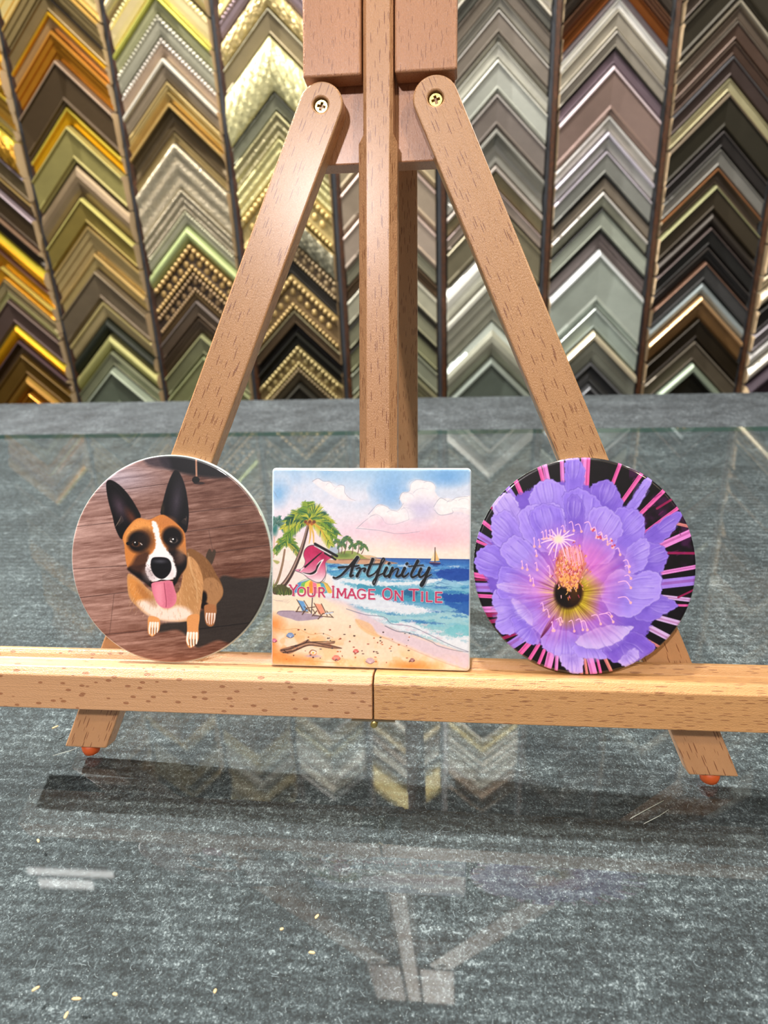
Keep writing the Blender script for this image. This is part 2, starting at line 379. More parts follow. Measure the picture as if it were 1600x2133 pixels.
  (0.3338, 0.3087, (125,124,118), None, 'F', 'pewter grey'),
  (0.3074, 0.2839, (92,80,68), (140,95,60), 'C', 'copper-edged dark taupe'),
  (0.2825, 0.2454, (62,54,40), (150,150,110), 'F', 'dark olive brown'),
  (0.2440, 0.2229, (56,50,44), None, 'R', 'dark taupe'),
  (0.2215, 0.1928, (36,35,33), (100,88,85), 'F', 'flat black with thin lip'),
  (0.1914, 0.1702, (34,33,32), (80,75,72), 'S', 'black stepped'),
  (0.1687, 0.1390, (66,66,66), (130,98,80), 'F', 'charcoal copper-edged'),
  (0.1375, 0.1163, (150,162,164), None, 'R', 'blue silver rounded'),
  (0.1148, 0.0800, (122,92,56), (225,180,130), 'T', 'peach gold'),
  (0.0784, 0.0428, (38,30,17), None, 'F', 'very dark brown'),
  (0.0412, 0.0047, (92,84,70), (130,122,108), 'F', 'grey brown'),
  (0.0030, -0.0902, (50,50,42), (150,165,145), 'C', 'charcoal with sage edge'),
 ],
 8: [
  (0.2666, 0.2185, (60,56,50), None, 'F', 'dark grey brown'),
  (0.2171, 0.1938, (150,140,120), (220,205,175), 'T', 'tan cream'),
  (0.1924, 0.1650, (225,210,180), None, 'R', 'cream'),
  (0.1636, 0.1245, (30,28,26), None, 'F', 'black'),
  (0.1230, 0.0943, (110,105,108), (150,145,150), 'F', 'lilac grey'),
  (0.0928, 0.0673, (165,165,162), None, 'R', 'silver'),
  (0.0658, 0.0383, (225,220,205), None, 'R', 'ivory silver'),
  (0.0367, -0.0924, (62,52,60), None, 'F', 'dark purple'),
 ],
}
_mc = {}
def paint(col, kind):
    key = (col, kind)
    if key in _mc: return _mc[key]
    r, g, b_ = col; gold = r-b_ > 90
    m, nt, b = mat('moulding_finish')
    c0 = lin(col, 1.12); sd = (r*7+g*3+b_) % 50
    n = noise(nt, coords(nt, (22, 22, 30), loc=(sd, sd, 0)), 1, 4, .6); n2 = noise(nt, coords(nt, (260, 60, 260), loc=(sd, 0, sd)), 1, 2)
    c = mixc(nt, n, tuple(v*.74 for v in c0[:3])+(1,), tuple(min(1, v*1.25) for v in c0[:3])+(1,))
    c = mixc(nt, math_(nt, 'MULTIPLY', n2, .3), c, tuple(v*.7 for v in c0[:3])+(1,))
    nt.links.new(c, b.inputs['Base Color']); dark = max(col) < 80
    b.inputs['Metallic'].default_value = .6 if gold else .4
    b.inputs['Roughness'].default_value = .30 if gold else (.42 if not dark else .45)
    h = n2
    if kind in 'XN':
        h = math_(nt, 'ADD', n2, noise(nt, coords(nt, (160, 160, 160)), 1, 3)); bump(nt, b, h, .6, .002); b.inputs['Roughness'].default_value = .3
    else: bump(nt, b, h, .15, .0008)
    _mc[key] = m; return m
raw_m = plain('raw_wood_end', lin((196, 172, 136)), .75); edge_m = plain('dark_moulding_side', lin((40, 32, 26)), .6)
PROF = {'F': [(0, .72), (.035, .97), (.06, 1), (.10, 1), (.14, .86), (.80, .76), (.88, .80), (.92, .66), (1, .58)],
        'T': [(0, .7), (.04, .95), (.12, 1.05), (.24, 1.0), (.27, .72), (.6, .7), (.88, .62), (.9, .54), (1, .5)],
        'S': [(0, .8), (.04, 1), (.14, 1), (.16, .86), (.42, .82), (.44, .70), (.74, .66), (.76, .52), (1, .46)],
        'R': [(0, .55), (.06, .78), (.18, .95), (.36, 1.04), (.55, 1.02), (.74, .9), (.9, .72), (.92, .6), (1, .55)],
        'C': [(0, .85), (.04, 1), (.12, 1), (.16, .9), (.28, .55), (.45, .38), (.62, .36), (.78, .48), (.82, .6), (.94, .6), (1, .5)],
        'B': [(0, .72), (.05, .86), (.2, .88), (.24, .8), (.6, .78), (.84, .72), (.87, .6), (1, .56)],
        'O': [(0, .62), (.06, .8), (.22, .8), (.3, .62), (.68, .62), (.76, .74), (.94, .74), (1, .6)],
        'X': [(i/14, .7+.3*math.sin(math.pi*(.12+.8*i/14))) for i in range(15)],
        'N': [(i/12, .92-.3*i/12+.06*math.sin(i*1.3)) for i in range(13)]}
LIPN = {'F': 3, 'T': 4, 'S': 2, 'R': 2, 'C': 3, 'B': 2, 'O': 1, 'X': 1, 'N': 1}
HW = .0772; BACK = 1.3100
def add_ball(bm, x, y, z, r, s=(1, 1, 1)):
    mw = Matrix.Translation((x, y, z)) @ Matrix.Diagonal((r*s[0], r*s[1], r*s[2], 1)); bmesh.ops.create_icosphere(bm, subdivisions=2, radius=1, matrix=mw)
def corner_sample(xc, z0, z1, body, lip, kind, label, rnd):
    wv_ = (z0-z1)/math.sqrt(2); th = max(.019, min(.036, .019+wv_*.30))*(.85+.35*rnd.random())
    prof = PROF[kind]; H = z0-z1-.0006; hw = HW-rnd.random()*.0016
    bm = bmesh.new(); nx = 1 if kind not in 'XN' else (120 if kind == 'N' else 44); base = BACK
    xs = [-hw+hw*i/nx for i in range(nx)]+[0]+[hw*(i+1)/nx for i in range(nx)]
    ln = LIPN[kind] if lip else 0; rows = []
    for j, (u, h) in enumerate(prof):
        row = []
        for x in xs:
            d = 0
            if kind == 'X' and 0 < j < len(prof)-1:
                a = abs(x)+(.1 if x > 0 else 0); d = .0042*(abs(math.sin(a*260+u*7+math.sin(u*11+a*90)*1.4))*abs(math.sin(u*8-a*170+2))+.3*abs(math.sin(a*620-u*23)))*min(1, wv_/.02)
            if kind == 'N' and 0 < j < len(prof)-1: d = .0011*math.sin(abs(x)*2100+u*14+math.sin(abs(x)*400)*1.8)*(.6+.4*math.sin(u*23+abs(x)*130))
            row.append(bm.verts.new((x, base-h*th-d, -u*H-abs(x))))
        rows.append(row)
    for s in (0, 1):
        pass
    k = len(xs)
    for j in range(len(prof)-1):
        for i in range(k-1):
            f = bm.faces.new((rows[j][i], rows[j][i+1], rows[j+1][i+1], rows[j+1][i])); f.material_index = 1 if j < ln else 0; f.smooth = kind in 'XN'
    T = [bm.verts.new((x, base, -abs(x))) for x in xs]; B = [bm.verts.new((x, base, -H-abs(x))) for x in xs]
    for i in range(k-1):
        bm.faces.new((T[i], T[i+1], rows[0][i+1], rows[0][i])).material_index = 1 if ln else 0
        bm.faces.new((rows[-1][i], rows[-1][i+1], B[i+1], B[i])).material_index = 3
        bm.faces.new((B[i], B[i+1], T[i+1], T[i])).material_index = 3
    for i in (0, k-1): bm.faces.new([T[i]]+[r[i] for r in rows]+[B[i]]).material_index = 2
    bmesh.ops.recalc_face_normals(bm, faces=bm.faces)
    ms = [paint(body, kind), paint(lip, kind) if lip else paint(body, kind), raw_m, edge_m]
    me = bpy.data.meshes.new('frame_corner_sample'); bm.to_mesh(me); bm.free()
    o = link('frame_corner_sample', me, ms); o.location = (xc, 0, z0)
    # place the mesh origin on the wall board
    me.transform(Matrix.Translation((0, -BACK, 0))); o.location.y = BACK
    tag(o, label, 'frame sample', 'frame corner samples on the display wall')
    if kind in 'BO':
        bm = bmesh.new(); r = min(.0028, H*.11) if kind == 'B' else min(.0042, H*.10)
        lines = [(.09 if kind == 'B' else .14, r)]+([(.86, r*.8)] if kind == 'O' else [])
        for u, rr in lines:
            st = rr*1.65; n = int(hw/st)
            for i in range(-n, n+1):
                x = i*st
                if abs(x) > hw-rr: continue
                add_ball(bm, x, -th*.84, -u*H-abs(x), rr, (1, 1, 1.15))
        if kind == 'O':
            st = .012; n = int(hw/st)
            for i in range(-n, n+1):
                x = i*st
                if abs(x) < hw-.005: add_ball(bm, x, -th*.62, -.5*H-abs(x), min(.005, H*.14), (1, .7, 1.3))
        c = obj('beading', bm, paint(lip or tuple(min(255, int(v*1.2)) for v in body), kind), o, smooth=True)
    return o
COLN = ['leftmost column', 'second column from left', 'third column from left', 'fourth column from left', 'middle column behind the mast', 'fourth column from right', 'third column from right', 'second column from right', 'rightmost column']
ORD = ['lowest', 'second', 'third', 'fourth', 'fifth', 'sixth', 'seventh', 'eighth', 'ninth', 'tenth', 'eleventh', 'twelfth', 'thirteenth', 'fourteenth', 'fifteenth', 'sixteenth', 'seventeenth', 'eighteenth', 'nineteenth', 'twentieth', 'twenty-first', 'twenty-second', 'twenty-third', 'twenty-fourth', 'twenty-fifth', 'twenty-sixth', 'twenty-seventh', 'twenty-eighth', 'twenty-ninth', 'thirtieth', 'thirty-first', 'thirty-second', 'thirty-third', 'thirty-fourth', 'thirty-fifth', 'thirty-sixth']
HIGH = [((190, 140, 50), 'gold'), ((180, 165, 125), 'champagne'), ((60, 52, 44), 'dark bronze'), ((200, 196, 182), 'silver'), ((225, 205, 140), 'pale gold'), ((120, 100, 78), 'taupe')]
TH = [[0, 2, 0, 5], [0, 1, 2, 4], [1, 3, 4, 5], [4, 1, 4, 3], [1, 5, 4, 3], [3, 5, 3, 4], [3, 5, 2, 3], [2, 5, 3, 2], [2, 3, 5, 2]]
rnd = random.Random(4)
for ci in range(9):
    xc = -.6995+.1715*(ci-.5); L = SAMPLES[ci]
    for k, (z0, z1, body, lip, kind, desc) in enumerate(L):
        i = len(L)-1-k
        where = ('%s in the %s' % (ORD[i], COLN[ci])) if i == 0 else ('%s up in the %s' % (ORD[i], COLN[ci]))
        corner_sample(xc, z0, z1, body, lip, kind, '%s corner sample, %s' % (desc, where), rnd)
    z = L[0][0]+.002; k = len(L)
    while z < 1.02:
        h = rnd.choice((.03, .045, .06, .085)); t = TH[ci][rnd.randrange(4)]; c, nm = HIGH[t]; kd = rnd.choice('FFRSCT')
        lipc = tuple(min(255, int(v*1.35)) for v in c) if rnd.random() < .6 else None
        corner_sample(xc, z+h, z+.001, c, lipc, kd, '%s corner sample high above, %s up in the %s' % (nm, ORD[k] if k < len(ORD) else 'top', COLN[ci]), rnd)
        z += h+.001; k += 1
# rails between the columns
steel_m, nt, b = mat('blue_grey_steel'); nt.links.new(mixc(nt, noise(nt, coords(nt, (60, 60, 12)), 1), lin((34, 37, 42)), lin((78, 84, 92))), b.inputs['Base Color']); b.inputs['Roughness'].default_value = .5; b.inputs['Metallic'].default_value = .3
rail_w = beech('dark_walnut_strip', 2, (70, 46, 30), seed=4)
PL = ['left of the second column', 'left of the third column', 'left of the fourth column', 'just left of the mast', 'just right of the mast', 'right of the right leg screw', 'left of the dark column', 'right of the dark column']
for i in range(8):
    x = -.6995+.1715*i
    r = empty('display_rail', (x, 1.3100, -.25), None, None); tag(r, 'upright dark metal and walnut rail between sample columns, '+['first', 'second', 'third', 'fourth', 'fifth', 'sixth', 'seventh', 'eighth'][i]+' from the left', 'display rail', 'upright rails between the sample columns')
    bm = bmesh.new(); box(bm, -.0068, -.006, 0, -.0006, 0, 1.32); obj('metal_track', bm, steel_m, r)
    bm = bmesh.new(); box(bm, -.0004, -.009, 0, .0068, 0, 1.32); obj('walnut_strip', bm, rail_w, r)
bm = bmesh.new(); box(bm, -.96, 1.3102, -.25, .86, 1.3345, 1.08)
tag(obj('sample_board', bm, plain('black_felt_board', lin((24, 22, 20)), .9)), 'large dark board on the back wall that carries all corner samples', 'display board')
# ------------------------------------------------------------------ the easel
LEAN = math.radians(20); PSI = math.radians(-1.2)
easel = empty('tabletop_easel', (-.04, .3105, 0), 'beech wood tabletop easel with three legs standing on the glass', 'easel')
easel.rotation_euler = (0, 0, PSI)
EM = Matrix.Rotation(-LEAN, 4, 'X')
EW = Matrix.Translation((-.04, .3105, 0)) @ Matrix.Rotation(PSI, 4, 'Z') @ EM
pinkw = (208, 156, 122)
leg_m = beech('beech_leg', 2, (197, 150, 104), seed=1.3); blk_m = beech('beech_block', 2, (190, 137, 98), seed=5.1); mast_m = beech('beech_mast', 2, (196, 148, 105), seed=8.2)
ledge_dot = beech('beech_ledge_dotted', 0, (206, 160, 116), fleck='dot', seed=2.2); ledge_dash = beech('beech_ledge_dashed', 0, (202, 154, 100), seed=7.7)
foot_m = plain('orange_rubber', lin((200, 88, 30)), .5)
brass, nt, b = mat('brass_screw'); nt.links.new(mixc(nt, noise(nt, coords(nt, (700, 700, 700)), 1), lin((150, 120, 40)), lin((240, 224, 150))), b.inputs['Base Color']); b.inputs['Metallic'].default_value = .9; b.inputs['Roughness'].default_value = .3
hole_m = plain('dark_screw_slot', lin((24, 16, 10)), .7)
def leg(top, bot, wd, th, name='leg'):
    """round-topped bar with a recessed screw hole; local X/Z = easel plane"""
    tx, tz = top; bx, bz = bot; d = Vector((bx-tx, bz-tz)); Ln = d.length; a = math.atan2(bx-tx, -(bz-tz))
    hw = wd/2; out = circle(0, 0, hw, 25, 0, 180, True)
    # bottom cut level with the counter
    ta = math.tan(a)
    out += [(-hw, -Ln+hw*ta), (hw, -Ln-hw*ta)]
    bm = bmesh.new(); n = len(out); hn = 28; hole = circle(0, -.0002, .0040, hn, 90, 450)
    A = [bm.verts.new((a_, 0, b_)) for a_, b_ in out]; B = [bm.verts.new((a_, th, b_)) for a_, b_ in out]
    Hf = [bm.verts.new((a_, 0, b_)) for a_, b_ in hole]; Hb = [bm.verts.new((a_, .0036, b_)) for a_, b_ in hole]
    Hf = Hf[:hn] if len(Hf) > hn else Hf; Hb = Hb[:hn]
    for i in range(n): bm.faces.new((A[i], A[(i+1) % n], B[(i+1) % n], B[i]))
    bm.faces.new(B)
    for i in range(hn): bm.faces.new((Hf[i], Hf[(i+1) % hn], Hb[(i+1) % hn], Hb[i]))
    bm.faces.new(Hb); h2 = hn//2; tp = 12       # out[12] is the very top; the bottom corners are out[25], out[26]
    lb, rb = A[25], A[26]
    bm.faces.new([A[i] for i in range(tp, 26)]+[Hf[h2]]+[Hf[i] for i in range(h2-1, -1, -1)])
    bm.faces.new([A[26]]+[A[i] for i in range(0, tp+1)]+[Hf[0]]+[Hf[i] for i in range(hn-1, h2-1, -1)])
    bm.faces.new((A[25], A[26], Hf[h2]))
    mw = EM @ Matrix.Translation((tx, 0, tz)) @ Matrix.Rotation(-a, 4, 'Y')
    return bm, mw, Ln, a
for sgn, top, bot, lb in ((-1, (-.0304, .3636), (-.1727, .0085), None), (1, (.0301, .3638), (.1798, .0085), None)):
    bm, mw, Ln, a = leg(top, bot, .0236, .0118)
    o = obj('leg', bm, leg_m, easel, mw, bevel=.0010)
    # cross-slotted head (sub-part), dark in the slot
    bm = bmesh.new(); cr = []; t = .0006; q = .0021
    for (u, v) in ((t, q), (t, t), (q, t), (q, -t), (t, -t), (t, -q), (-t, -q), (-t, -t), (-q, -t), (-q, t), (-t, t), (-t, q)): cr.append((u, v))
    prism_holes(bm, circle(0, 0, .0035, 28), [cr], -.0014, .0002)
    h = obj('screw_head', bm, brass, o, Matrix.Translation((0, .0034, -.0002)) @ Matrix.Rotation(.12*sgn, 4, 'Y'), bevel=.0002)
    h['label'] = 'brass cross-head screw sunk in the leg'
    # foot
    wp = EW @ Vector((bot[0], .0060, bot[1])); bm = bmesh.new()
    lathe(bm, [(.0036, .0001), (.0047, .0008), (.0052, .0030), (.0052, .0072)], 28)
    bmesh.ops.translate(bm, verts=bm.verts, vec=(0, 0, 0))
    f = obj('rubber_foot', bm, foot_m, o, smooth=True); f['label'] = 'orange rubber foot'
    lw = EW @ Matrix.Translation((top[0], 0, top[1])) @ Matrix.Rotation(-a, 4, 'Y')
    f.matrix_local = lw.inverted() @ Matrix.Translation((wp.x, wp.y, 0))
# back leg
ctop = (EW.inverted() @ Vector((-.0262, .463, .3150))); cbot = (EW.inverted() @ Vector((-.0335, .515, .0085)))
d = (cbot-ctop); bm = bmesh.new(); Ln = d.length
box(bm, -.0078, -.006, -Ln, .0078, .006, .03); q = d.normalized().to_track_quat('-Z', 'Y')
o = obj('leg', bm, leg_m, easel, EM @ Matrix.Translation(ctop) @ q.to_matrix().to_4x4(), bevel=.0008)
bm = bmesh.new(); lathe(bm, [(.0036, .0001), (.0047, .0008), (.0052, .0030), (.0052, .0085)], 28)
f = obj('rubber_foot', bm, foot_m, o, smooth=True); lw = EW @ Matrix.Translation(ctop) @ q.to_matrix().to_4x4(); f.matrix_local = lw.inverted() @ Matrix.Translation((-.0335, .515, 0)); f['label'] = 'orange rubber foot'
# head block: two front boards with the mast channel between them, one lower board behind
for x0, x1 in ((-.0398, -.0088), (.0088, .0412)):
    bm = bmesh.new(); box(bm, x0, -.0005, .3772, x1, .0118, .50); obj('front_board', bm, blk_m, easel, EM, bevel=.0012)
bm = bmesh.new(); box(bm, -.0382, .0121, .3368, .0400, .0245, .50); obj('rear_board', bm, blk_m, easel, EM, bevel=.0008)
# mast: chamfered bar, with the chamfers running out inside the channel
bm = bmesh.new()
lo = [(-.0062, 0), (.0060, 0), (.0100, .0042), (.0100, .0119), (-.0108, .0119), (-.0108, .0042)]
up = [(-.0062, 0), (.0062, 0), (.0080, .0018), (.0080, .0119), (-.0080, .0119), (-.0080, .0018)]
rings = [[bm.verts.new((a_, b_, z)) for a_, b_ in P] for P, z in ((lo, .0655), (lo, .3440), (up, .3475), (up, .50))]
for A, B in zip(rings, rings[1:]):
    for k in range(6): bm.faces.new((A[k], A[(k+1) % 6], B[(k+1) % 6], B[k]))
bm.faces.new(rings[0]); bm.faces.new(rings[-1])
obj('mast', bm, mast_m, easel, EM, bevel=.0003)
# ledge in two hinged halves
prof = [(-.0220, .0400), (-.0220, .0588), (-.0203, .0612), (-.0190, .0630), (-.0170, .0636), (-.0060, .0636), (-.0050, .0662), (-.0035, .0684), (-.0004, .0688), (-.0002, .0400)]
for x0, x1, m, lab in ((-.2225, -.0004, ledge_dot, 'ledge half with round brown flecks'), (.0004, .216, ledge_dash, 'ledge half with short dashed grain')):
    bm = bmesh.new(); prism(bm, prof, x0, x1, 'x')
    # the ledge drops very slightly to the right as in the photo
    o = obj('ledge', bm, m, easel, EM @ Matrix.Rotation(math.radians(-.25), 4, 'Y'), bevel=.0006); o['label'] = lab
    if x0 < 0: first = o
hm = plain('hinge_steel', lin((176, 160, 130)), .3, .9)
bm = bmesh.new(); box(bm, -.0115, -.0221, .0390, .0115, -.006, .0399); h = obj('hinge', bm, hm, first)
bm = bmesh.new(); lathe(bm, [(.0014, -.0215), (.0018, -.0212), (.0018, -.007), (.0014, -.0068)], 20, axis='y', origin=(0.0004, -.001, .0374)); obj('hinge_pin', bm, brass, h, smooth=True)
# ------------------------------------------------------------------ printed tiles
# ---- printed artwork: a small numpy painter (its results become colour attributes on real print meshes)
def vnoise(X, Y, s, seed=0):
    x = X / s; y = Y / s; xi = np.floor(x).astype(np.int64); yi = np.floor(y).astype(np.int64)
    fx = x - xi; fy = y - yi; fx = fx*fx*(3-2*fx); fy = fy*fy*(3-2*fy)
    def h(a, b):
        n = (a*374761393 + b*668265263 + seed*974634777) & 0x7fffffff
        n = ((n ^ (n >> 13)) * 1274126177) & 0x7fffffff
        return ((n ^ (n >> 16)) & 0xffff) / 65535.0
    return (h(xi, yi)*(1-fx)+h(xi+1, yi)*fx)*(1-fy)+(h(xi, yi+1)*(1-fx)+h(xi+1, yi+1)*fx)*fy
def fbm(X, Y, s, seed=0, o=4):
    r = 0; a = .5
    for i in range(o):
        r = r + a*vnoise(X, Y, s/2**i, seed+i); a *= .5
    return r / (1 - .5**o)
class Art:
    def __init__(s, x0, y0, x1, y1, n):
        s.n = n; xs = np.linspace(x0, x1, n); ys = np.linspace(y0, y1, n)
        s.X, s.Y = np.meshgrid(xs, ys); s.px = (x1-x0)/(n-1); s.py = (y1-y0)/(n-1); s.x0 = x0; s.y0 = y0
        s.C = np.zeros((n, n, 3)) + .5
    def put(s, m, col, sl=None):
        col = np.asarray(col, float)
        if col.max() > 1.5: col = col/255.
        C = s.C if sl is None else s.C[sl]
        C += (col - C) * np.clip(m, 0, 1)[..., None]
    def box(s, a, b, c, d):
        i0 = int(max(0, (a-s.x0)/s.px)); i1 = int(min(s.n, (c-s.x0)/s.px+2)); j0 = int(max(0, (b-s.y0)/s.py)); j1 = int(min(s.n, (d-s.y0)/s.py+2))
        return (slice(j0, max(j0, j1)), slice(i0, max(i0, i1)))
    def smooth(s, P, k=6, closed=True):
        P = np.asarray(P, float); n = len(P); out = []
        for i in range(n if closed else n-1):
            if closed: a, b, c, d = P[i-1], P[i], P[(i+1) % n], P[(i+2) % n]
            else: a, b, c, d = P[max(i-1, 0)], P[i], P[i+1], P[min(i+2, n-1)]
            for t in np.arange(k)/k:
                out.append(.5*((2*b)+(c-a)*t+(2*a-5*b+4*c-d)*t*t+(3*b-a-3*c+d)*t**3))
        if not closed: out.append(P[-1])
        return np.array(out)
    def poly(s, P, col, soft=1.5, sm=True, al=1., rough=0, seed=1):
        P = s.smooth(P) if sm else np.asarray(P, float)
        q = max(soft, s.px)*1.2+rough+2
        sl = s.box(P[:, 0].min()-q, P[:, 1].min()-q, P[:, 0].max()+q, P[:, 1].max()+q)
        X = s.X[sl]; Y = s.Y[sl]
        if X.size == 0: return
        if rough:
            X = X+(vnoise(X, Y, 9, seed)-.5)*rough*2; Y = Y+(vnoise(X, Y, 9, seed+9)-.5)*rough*2
        d2 = np.full(X.shape, 1e12); ins = np.zeros(X.shape, bool); n = len(P)
        for i in range(n):
            ax, ay = P[i]; bx, by = P[(i+1) % n]; dx = bx-ax; dy = by-ay; L = dx*dx+dy*dy+1e-9
            t = np.clip(((X-ax)*dx+(Y-ay)*dy)/L, 0, 1); d2 = np.minimum(d2, (X-ax-t*dx)**2+(Y-ay-t*dy)**2)
            if ay != by:
                c = ((ay > Y) != (by > Y)) & (X < (bx-ax)*(Y-ay)/(by-ay)+ax); ins ^= c
        d = np.sqrt(d2)*np.where(ins, 1, -1); w = max(soft, s.px*.7)
        s.put(np.clip(d/(2*w)+.5, 0, 1)*al, col, sl)
    def line(s, P, w, col, w1=None, sm=True, al=1., soft=1.):
        P = s.smooth(P, 6, False) if sm and len(P) > 2 else np.asarray(P, float)
        w1 = w if w1 is None else w1; W = np.linspace(w, w1, len(P))/2
        q = max(W.max(), 1)+soft+3
        sl = s.box(P[:, 0].min()-q, P[:, 1].min()-q, P[:, 0].max()+q, P[:, 1].max()+q)
        X = s.X[sl]; Y = s.Y[sl]
        if X.size == 0: return
        m = np.full(X.shape, -1e9)
        for i in range(len(P)-1):
            ax, ay = P[i]; dx, dy = P[i+1]-P[i]; L = dx*dx+dy*dy+1e-9
            t = np.clip(((X-ax)*dx+(Y-ay)*dy)/L, 0, 1)
            m = np.maximum(m, W[i]+(W[i+1]-W[i])*t-np.sqrt((X-ax-t*dx)**2+(Y-ay-t*dy)**2))
        f = max(soft, s.px*.6); s.put(np.clip(m/(2*f)+.5, 0, 1)*al, col, sl)
    def ell(s, cx, cy, rx, ry, col, ang=0, soft=.1, al=1.):
        q = max(rx, ry)*(1+soft)+3; sl = s.box(cx-q, cy-q, cx+q, cy+q); X = s.X[sl]-cx; Y = s.Y[sl]-cy
        if X.size == 0: return
        c, n = np.cos(np.radians(ang)), np.sin(np.radians(ang)); u = X*c+Y*n; v = -X*n+Y*c
        r = np.sqrt((u/rx)**2+(v/ry)**2); w = max(soft, s.px/min(rx, ry)*.6)
        s.put(np.clip((1-r)/(2*w)+.5, 0, 1)*al, col, sl)
    def tex(s, amp, sc, seed=5, m=1.):
        s.C += ((fbm(s.X, s.Y, sc, seed)-.5)*2*amp*m)[..., None]
def lerp(a, b, t): return np.asarray(a, float)+(np.asarray(b, float)-np.asarray(a, float))*t
def dog_art(n):
    A = Art(60, 85, 1534, 1559, n); X, Y = A.X, A.Y; R = np.random.RandomState(3)
    t = np.clip((X-100)/1200, 0, 1)[..., None]; b = np.clip((Y-200)/1200, 0, 1)[..., None]
    base = lerp((168, 138, 132), (112, 82, 72), t)*(1-.1*b)+np.array((4, -4, -10))*b
    A.C = base/255.
    m = np.exp(-(((X-420)/260)**2+((Y-250)/110)**2)); A.put(m*.7, (178, 170, 184))
    v = Y+.13*X
    for k, (y0, c) in enumerate(((410, -.03), (590, .02), (700, -.02), (850, .03), (1010, -.02), (1160, .02), (1330, -.03), (1480, .02), (1650, 0))):
        A.C += (c*((v > y0) & (v < y0+150)))[..., None]
    g = fbm(X*.12+Y*.02, v, 9, 7, 3)-.5; A.C += (g*.22)[..., None]
    g = fbm(X*.05, v, 26, 17, 3)-.5; A.C += (g*.20)[..., None]
    for P in (((200, 362), (650, 306), (1260, 228)), ((90, 600), (480, 552)), ((920, 492), (1420, 432)), ((910, 628), (1480, 548)), ((1095, 775), (1520, 712)), ((80, 902), (480, 872)), ((110, 1110), (500, 1058)), ((280, 1372), (640, 1328)), ((1000, 1310), (1440, 1248))):
        A.line(P, 4, (60, 42, 40), al=.8, soft=2, sm=False)
    for P in (((385, 1075), (352, 1360)), ((1080, 615), (1110, 760))): A.line(P, 3, (70, 50, 46), al=.7, sm=False)
    for k in range(5): A.line([(300-k*0, 985-k*9), (400, 965-k*14), (490, 940-k*6)], 3, (95, 66, 58), al=.5)
    for k in range(5): A.line([(1280+k*10, 880-k*6), (1400, 850-k*12), (1510, 840-k*4)], 3, (80, 52, 46), al=.5)
    # shade of the room in the printed photograph
    A.poly([(1170, 940), (1300, 950), (1540, 955), (1540, 1200), (1400, 1330), (1250, 1400), (1150, 1385), (1060, 1420), (1000, 1440), (960, 1400), (860, 1320), (720, 1340), (740, 1280), (900, 1255), (1000, 1200), (1130, 1100)], (48, 46, 44), soft=9, al=.86)
    A.line([(1000, 1312), (1440, 1248)], 4, (24, 22, 22), sm=False)
    A.poly([(730, 70), (960, 70), (1240, 190), (1230, 235), (1120, 245), (940, 225), (760, 170)], (18, 20, 26), soft=16, al=.95)
    A.poly([(600, 90), (760, 90), (800, 180), (640, 160)], (60, 54, 62), soft=16, al=.8)
    A.line([(986, 95), (990, 240)], 13, (170, 130, 110), sm=False); A.ell(985, 262, 27, 24, (14, 14, 16)); A.ell(1010, 285, 40, 10, (30, 24, 26), al=.7)
    # tail
    A.poly([(1060, 800), (1085, 745), (1105, 765), (1118, 748), (1132, 770), (1105, 850), (1080, 850)], (72, 60, 50), soft=3)
    # body
    tan = (188, 142, 98)
    A.poly([(930, 748), (1010, 772), (1085, 835), (1135, 920), (1175, 990), (1185, 1060), (1150, 1120), (1080, 1150), (1020, 1150), (930, 1000), (900, 850)], (128, 92, 60), soft=4)
    A.poly([(1050, 960), (1120, 950), (1178, 1010), (1180, 1070), (1140, 1130), (1135, 1200), (1080, 1210), (1060, 1130), (1040, 1050)], (160, 120, 84), soft=5)
    A.ell(1046, 1085, 24, 42, (18, 12, 12), soft=.3); A.ell(1050, 1145, 30, 26, (22, 14, 14), soft=.3)
    A.poly([(1055, 1140), (1128, 1140), (1132, 1215), (1120, 1275), (1090, 1290), (1060, 1265), (1050, 1190)], (160, 110, 74), soft=4)
    for k in range(4): A.line([(1068+k*19, 1200), (1064+k*20, 1235), (1072+k*15, 1278-abs(k-1.5)*8)], 13, (225, 205, 195), 5)
    A.poly([(490, 930), (560, 960), (680, 1060), (850, 1060), (900, 900), (935, 800), (1000, 850), (1040, 960), (1035, 1080), (1020, 1180), (1000, 1240), (880, 1262), (740, 1255), (640, 1225), (560, 1165), (500, 1100), (484, 1010)], tan, soft=4)
    A.poly([(500, 950), (580, 1000), (660, 1100), (650, 1140), (560, 1130), (510, 1080), (492, 1010)], (204, 138, 74), soft=12, al=.8)
    A.poly([(900, 880), (960, 900), (1010, 990), (1020, 1120), (960, 1180), (900, 1120)], (176, 132, 88), soft=14, al=.8)
    A.poly([(560, 1130), (680, 1110), (760, 1170), (850, 1150), (930, 1170), (960, 1220), (860, 1258), (720, 1252), (620, 1205)], (232, 214, 204), soft=16, al=.9)
    for k in range(60):
        x = 520+R.rand()*480; y = 1000+R.rand()*220; A.line([(x, y), (x+(x-780)*.06, y+26)], 3, (235, 210, 180) if k % 2 else (140, 98, 62), al=.35)
    A.line([(930, 780), (955, 900), (990, 1000), (1000, 1120)], 8, (222, 190, 150), al=.5, soft=6)
    for k in range(260):
        x = 500+R.rand()*520; y = 880+R.rand()*370
        if x < 640 and y > 1180: continue
        if 640 < x < 860 and y < 1060: continue
        a = 1.5+(x-760)*-.0016; l = 16+R.rand()*20
        A.line([(x, y), (x+np.cos(a)*l, y+np.sin(a)*l)], 2.6, (236, 208, 168) if R.rand() < .5 else (150, 104, 62), 1, al=.45)
    for k in range(90):
        x = 950+R.rand()*200; y = 800+R.rand()*300; A.line([(x, y), (x+10, y+26)], 3, (176, 134, 92) if k % 2 else (88, 60, 40), 1, al=.4)
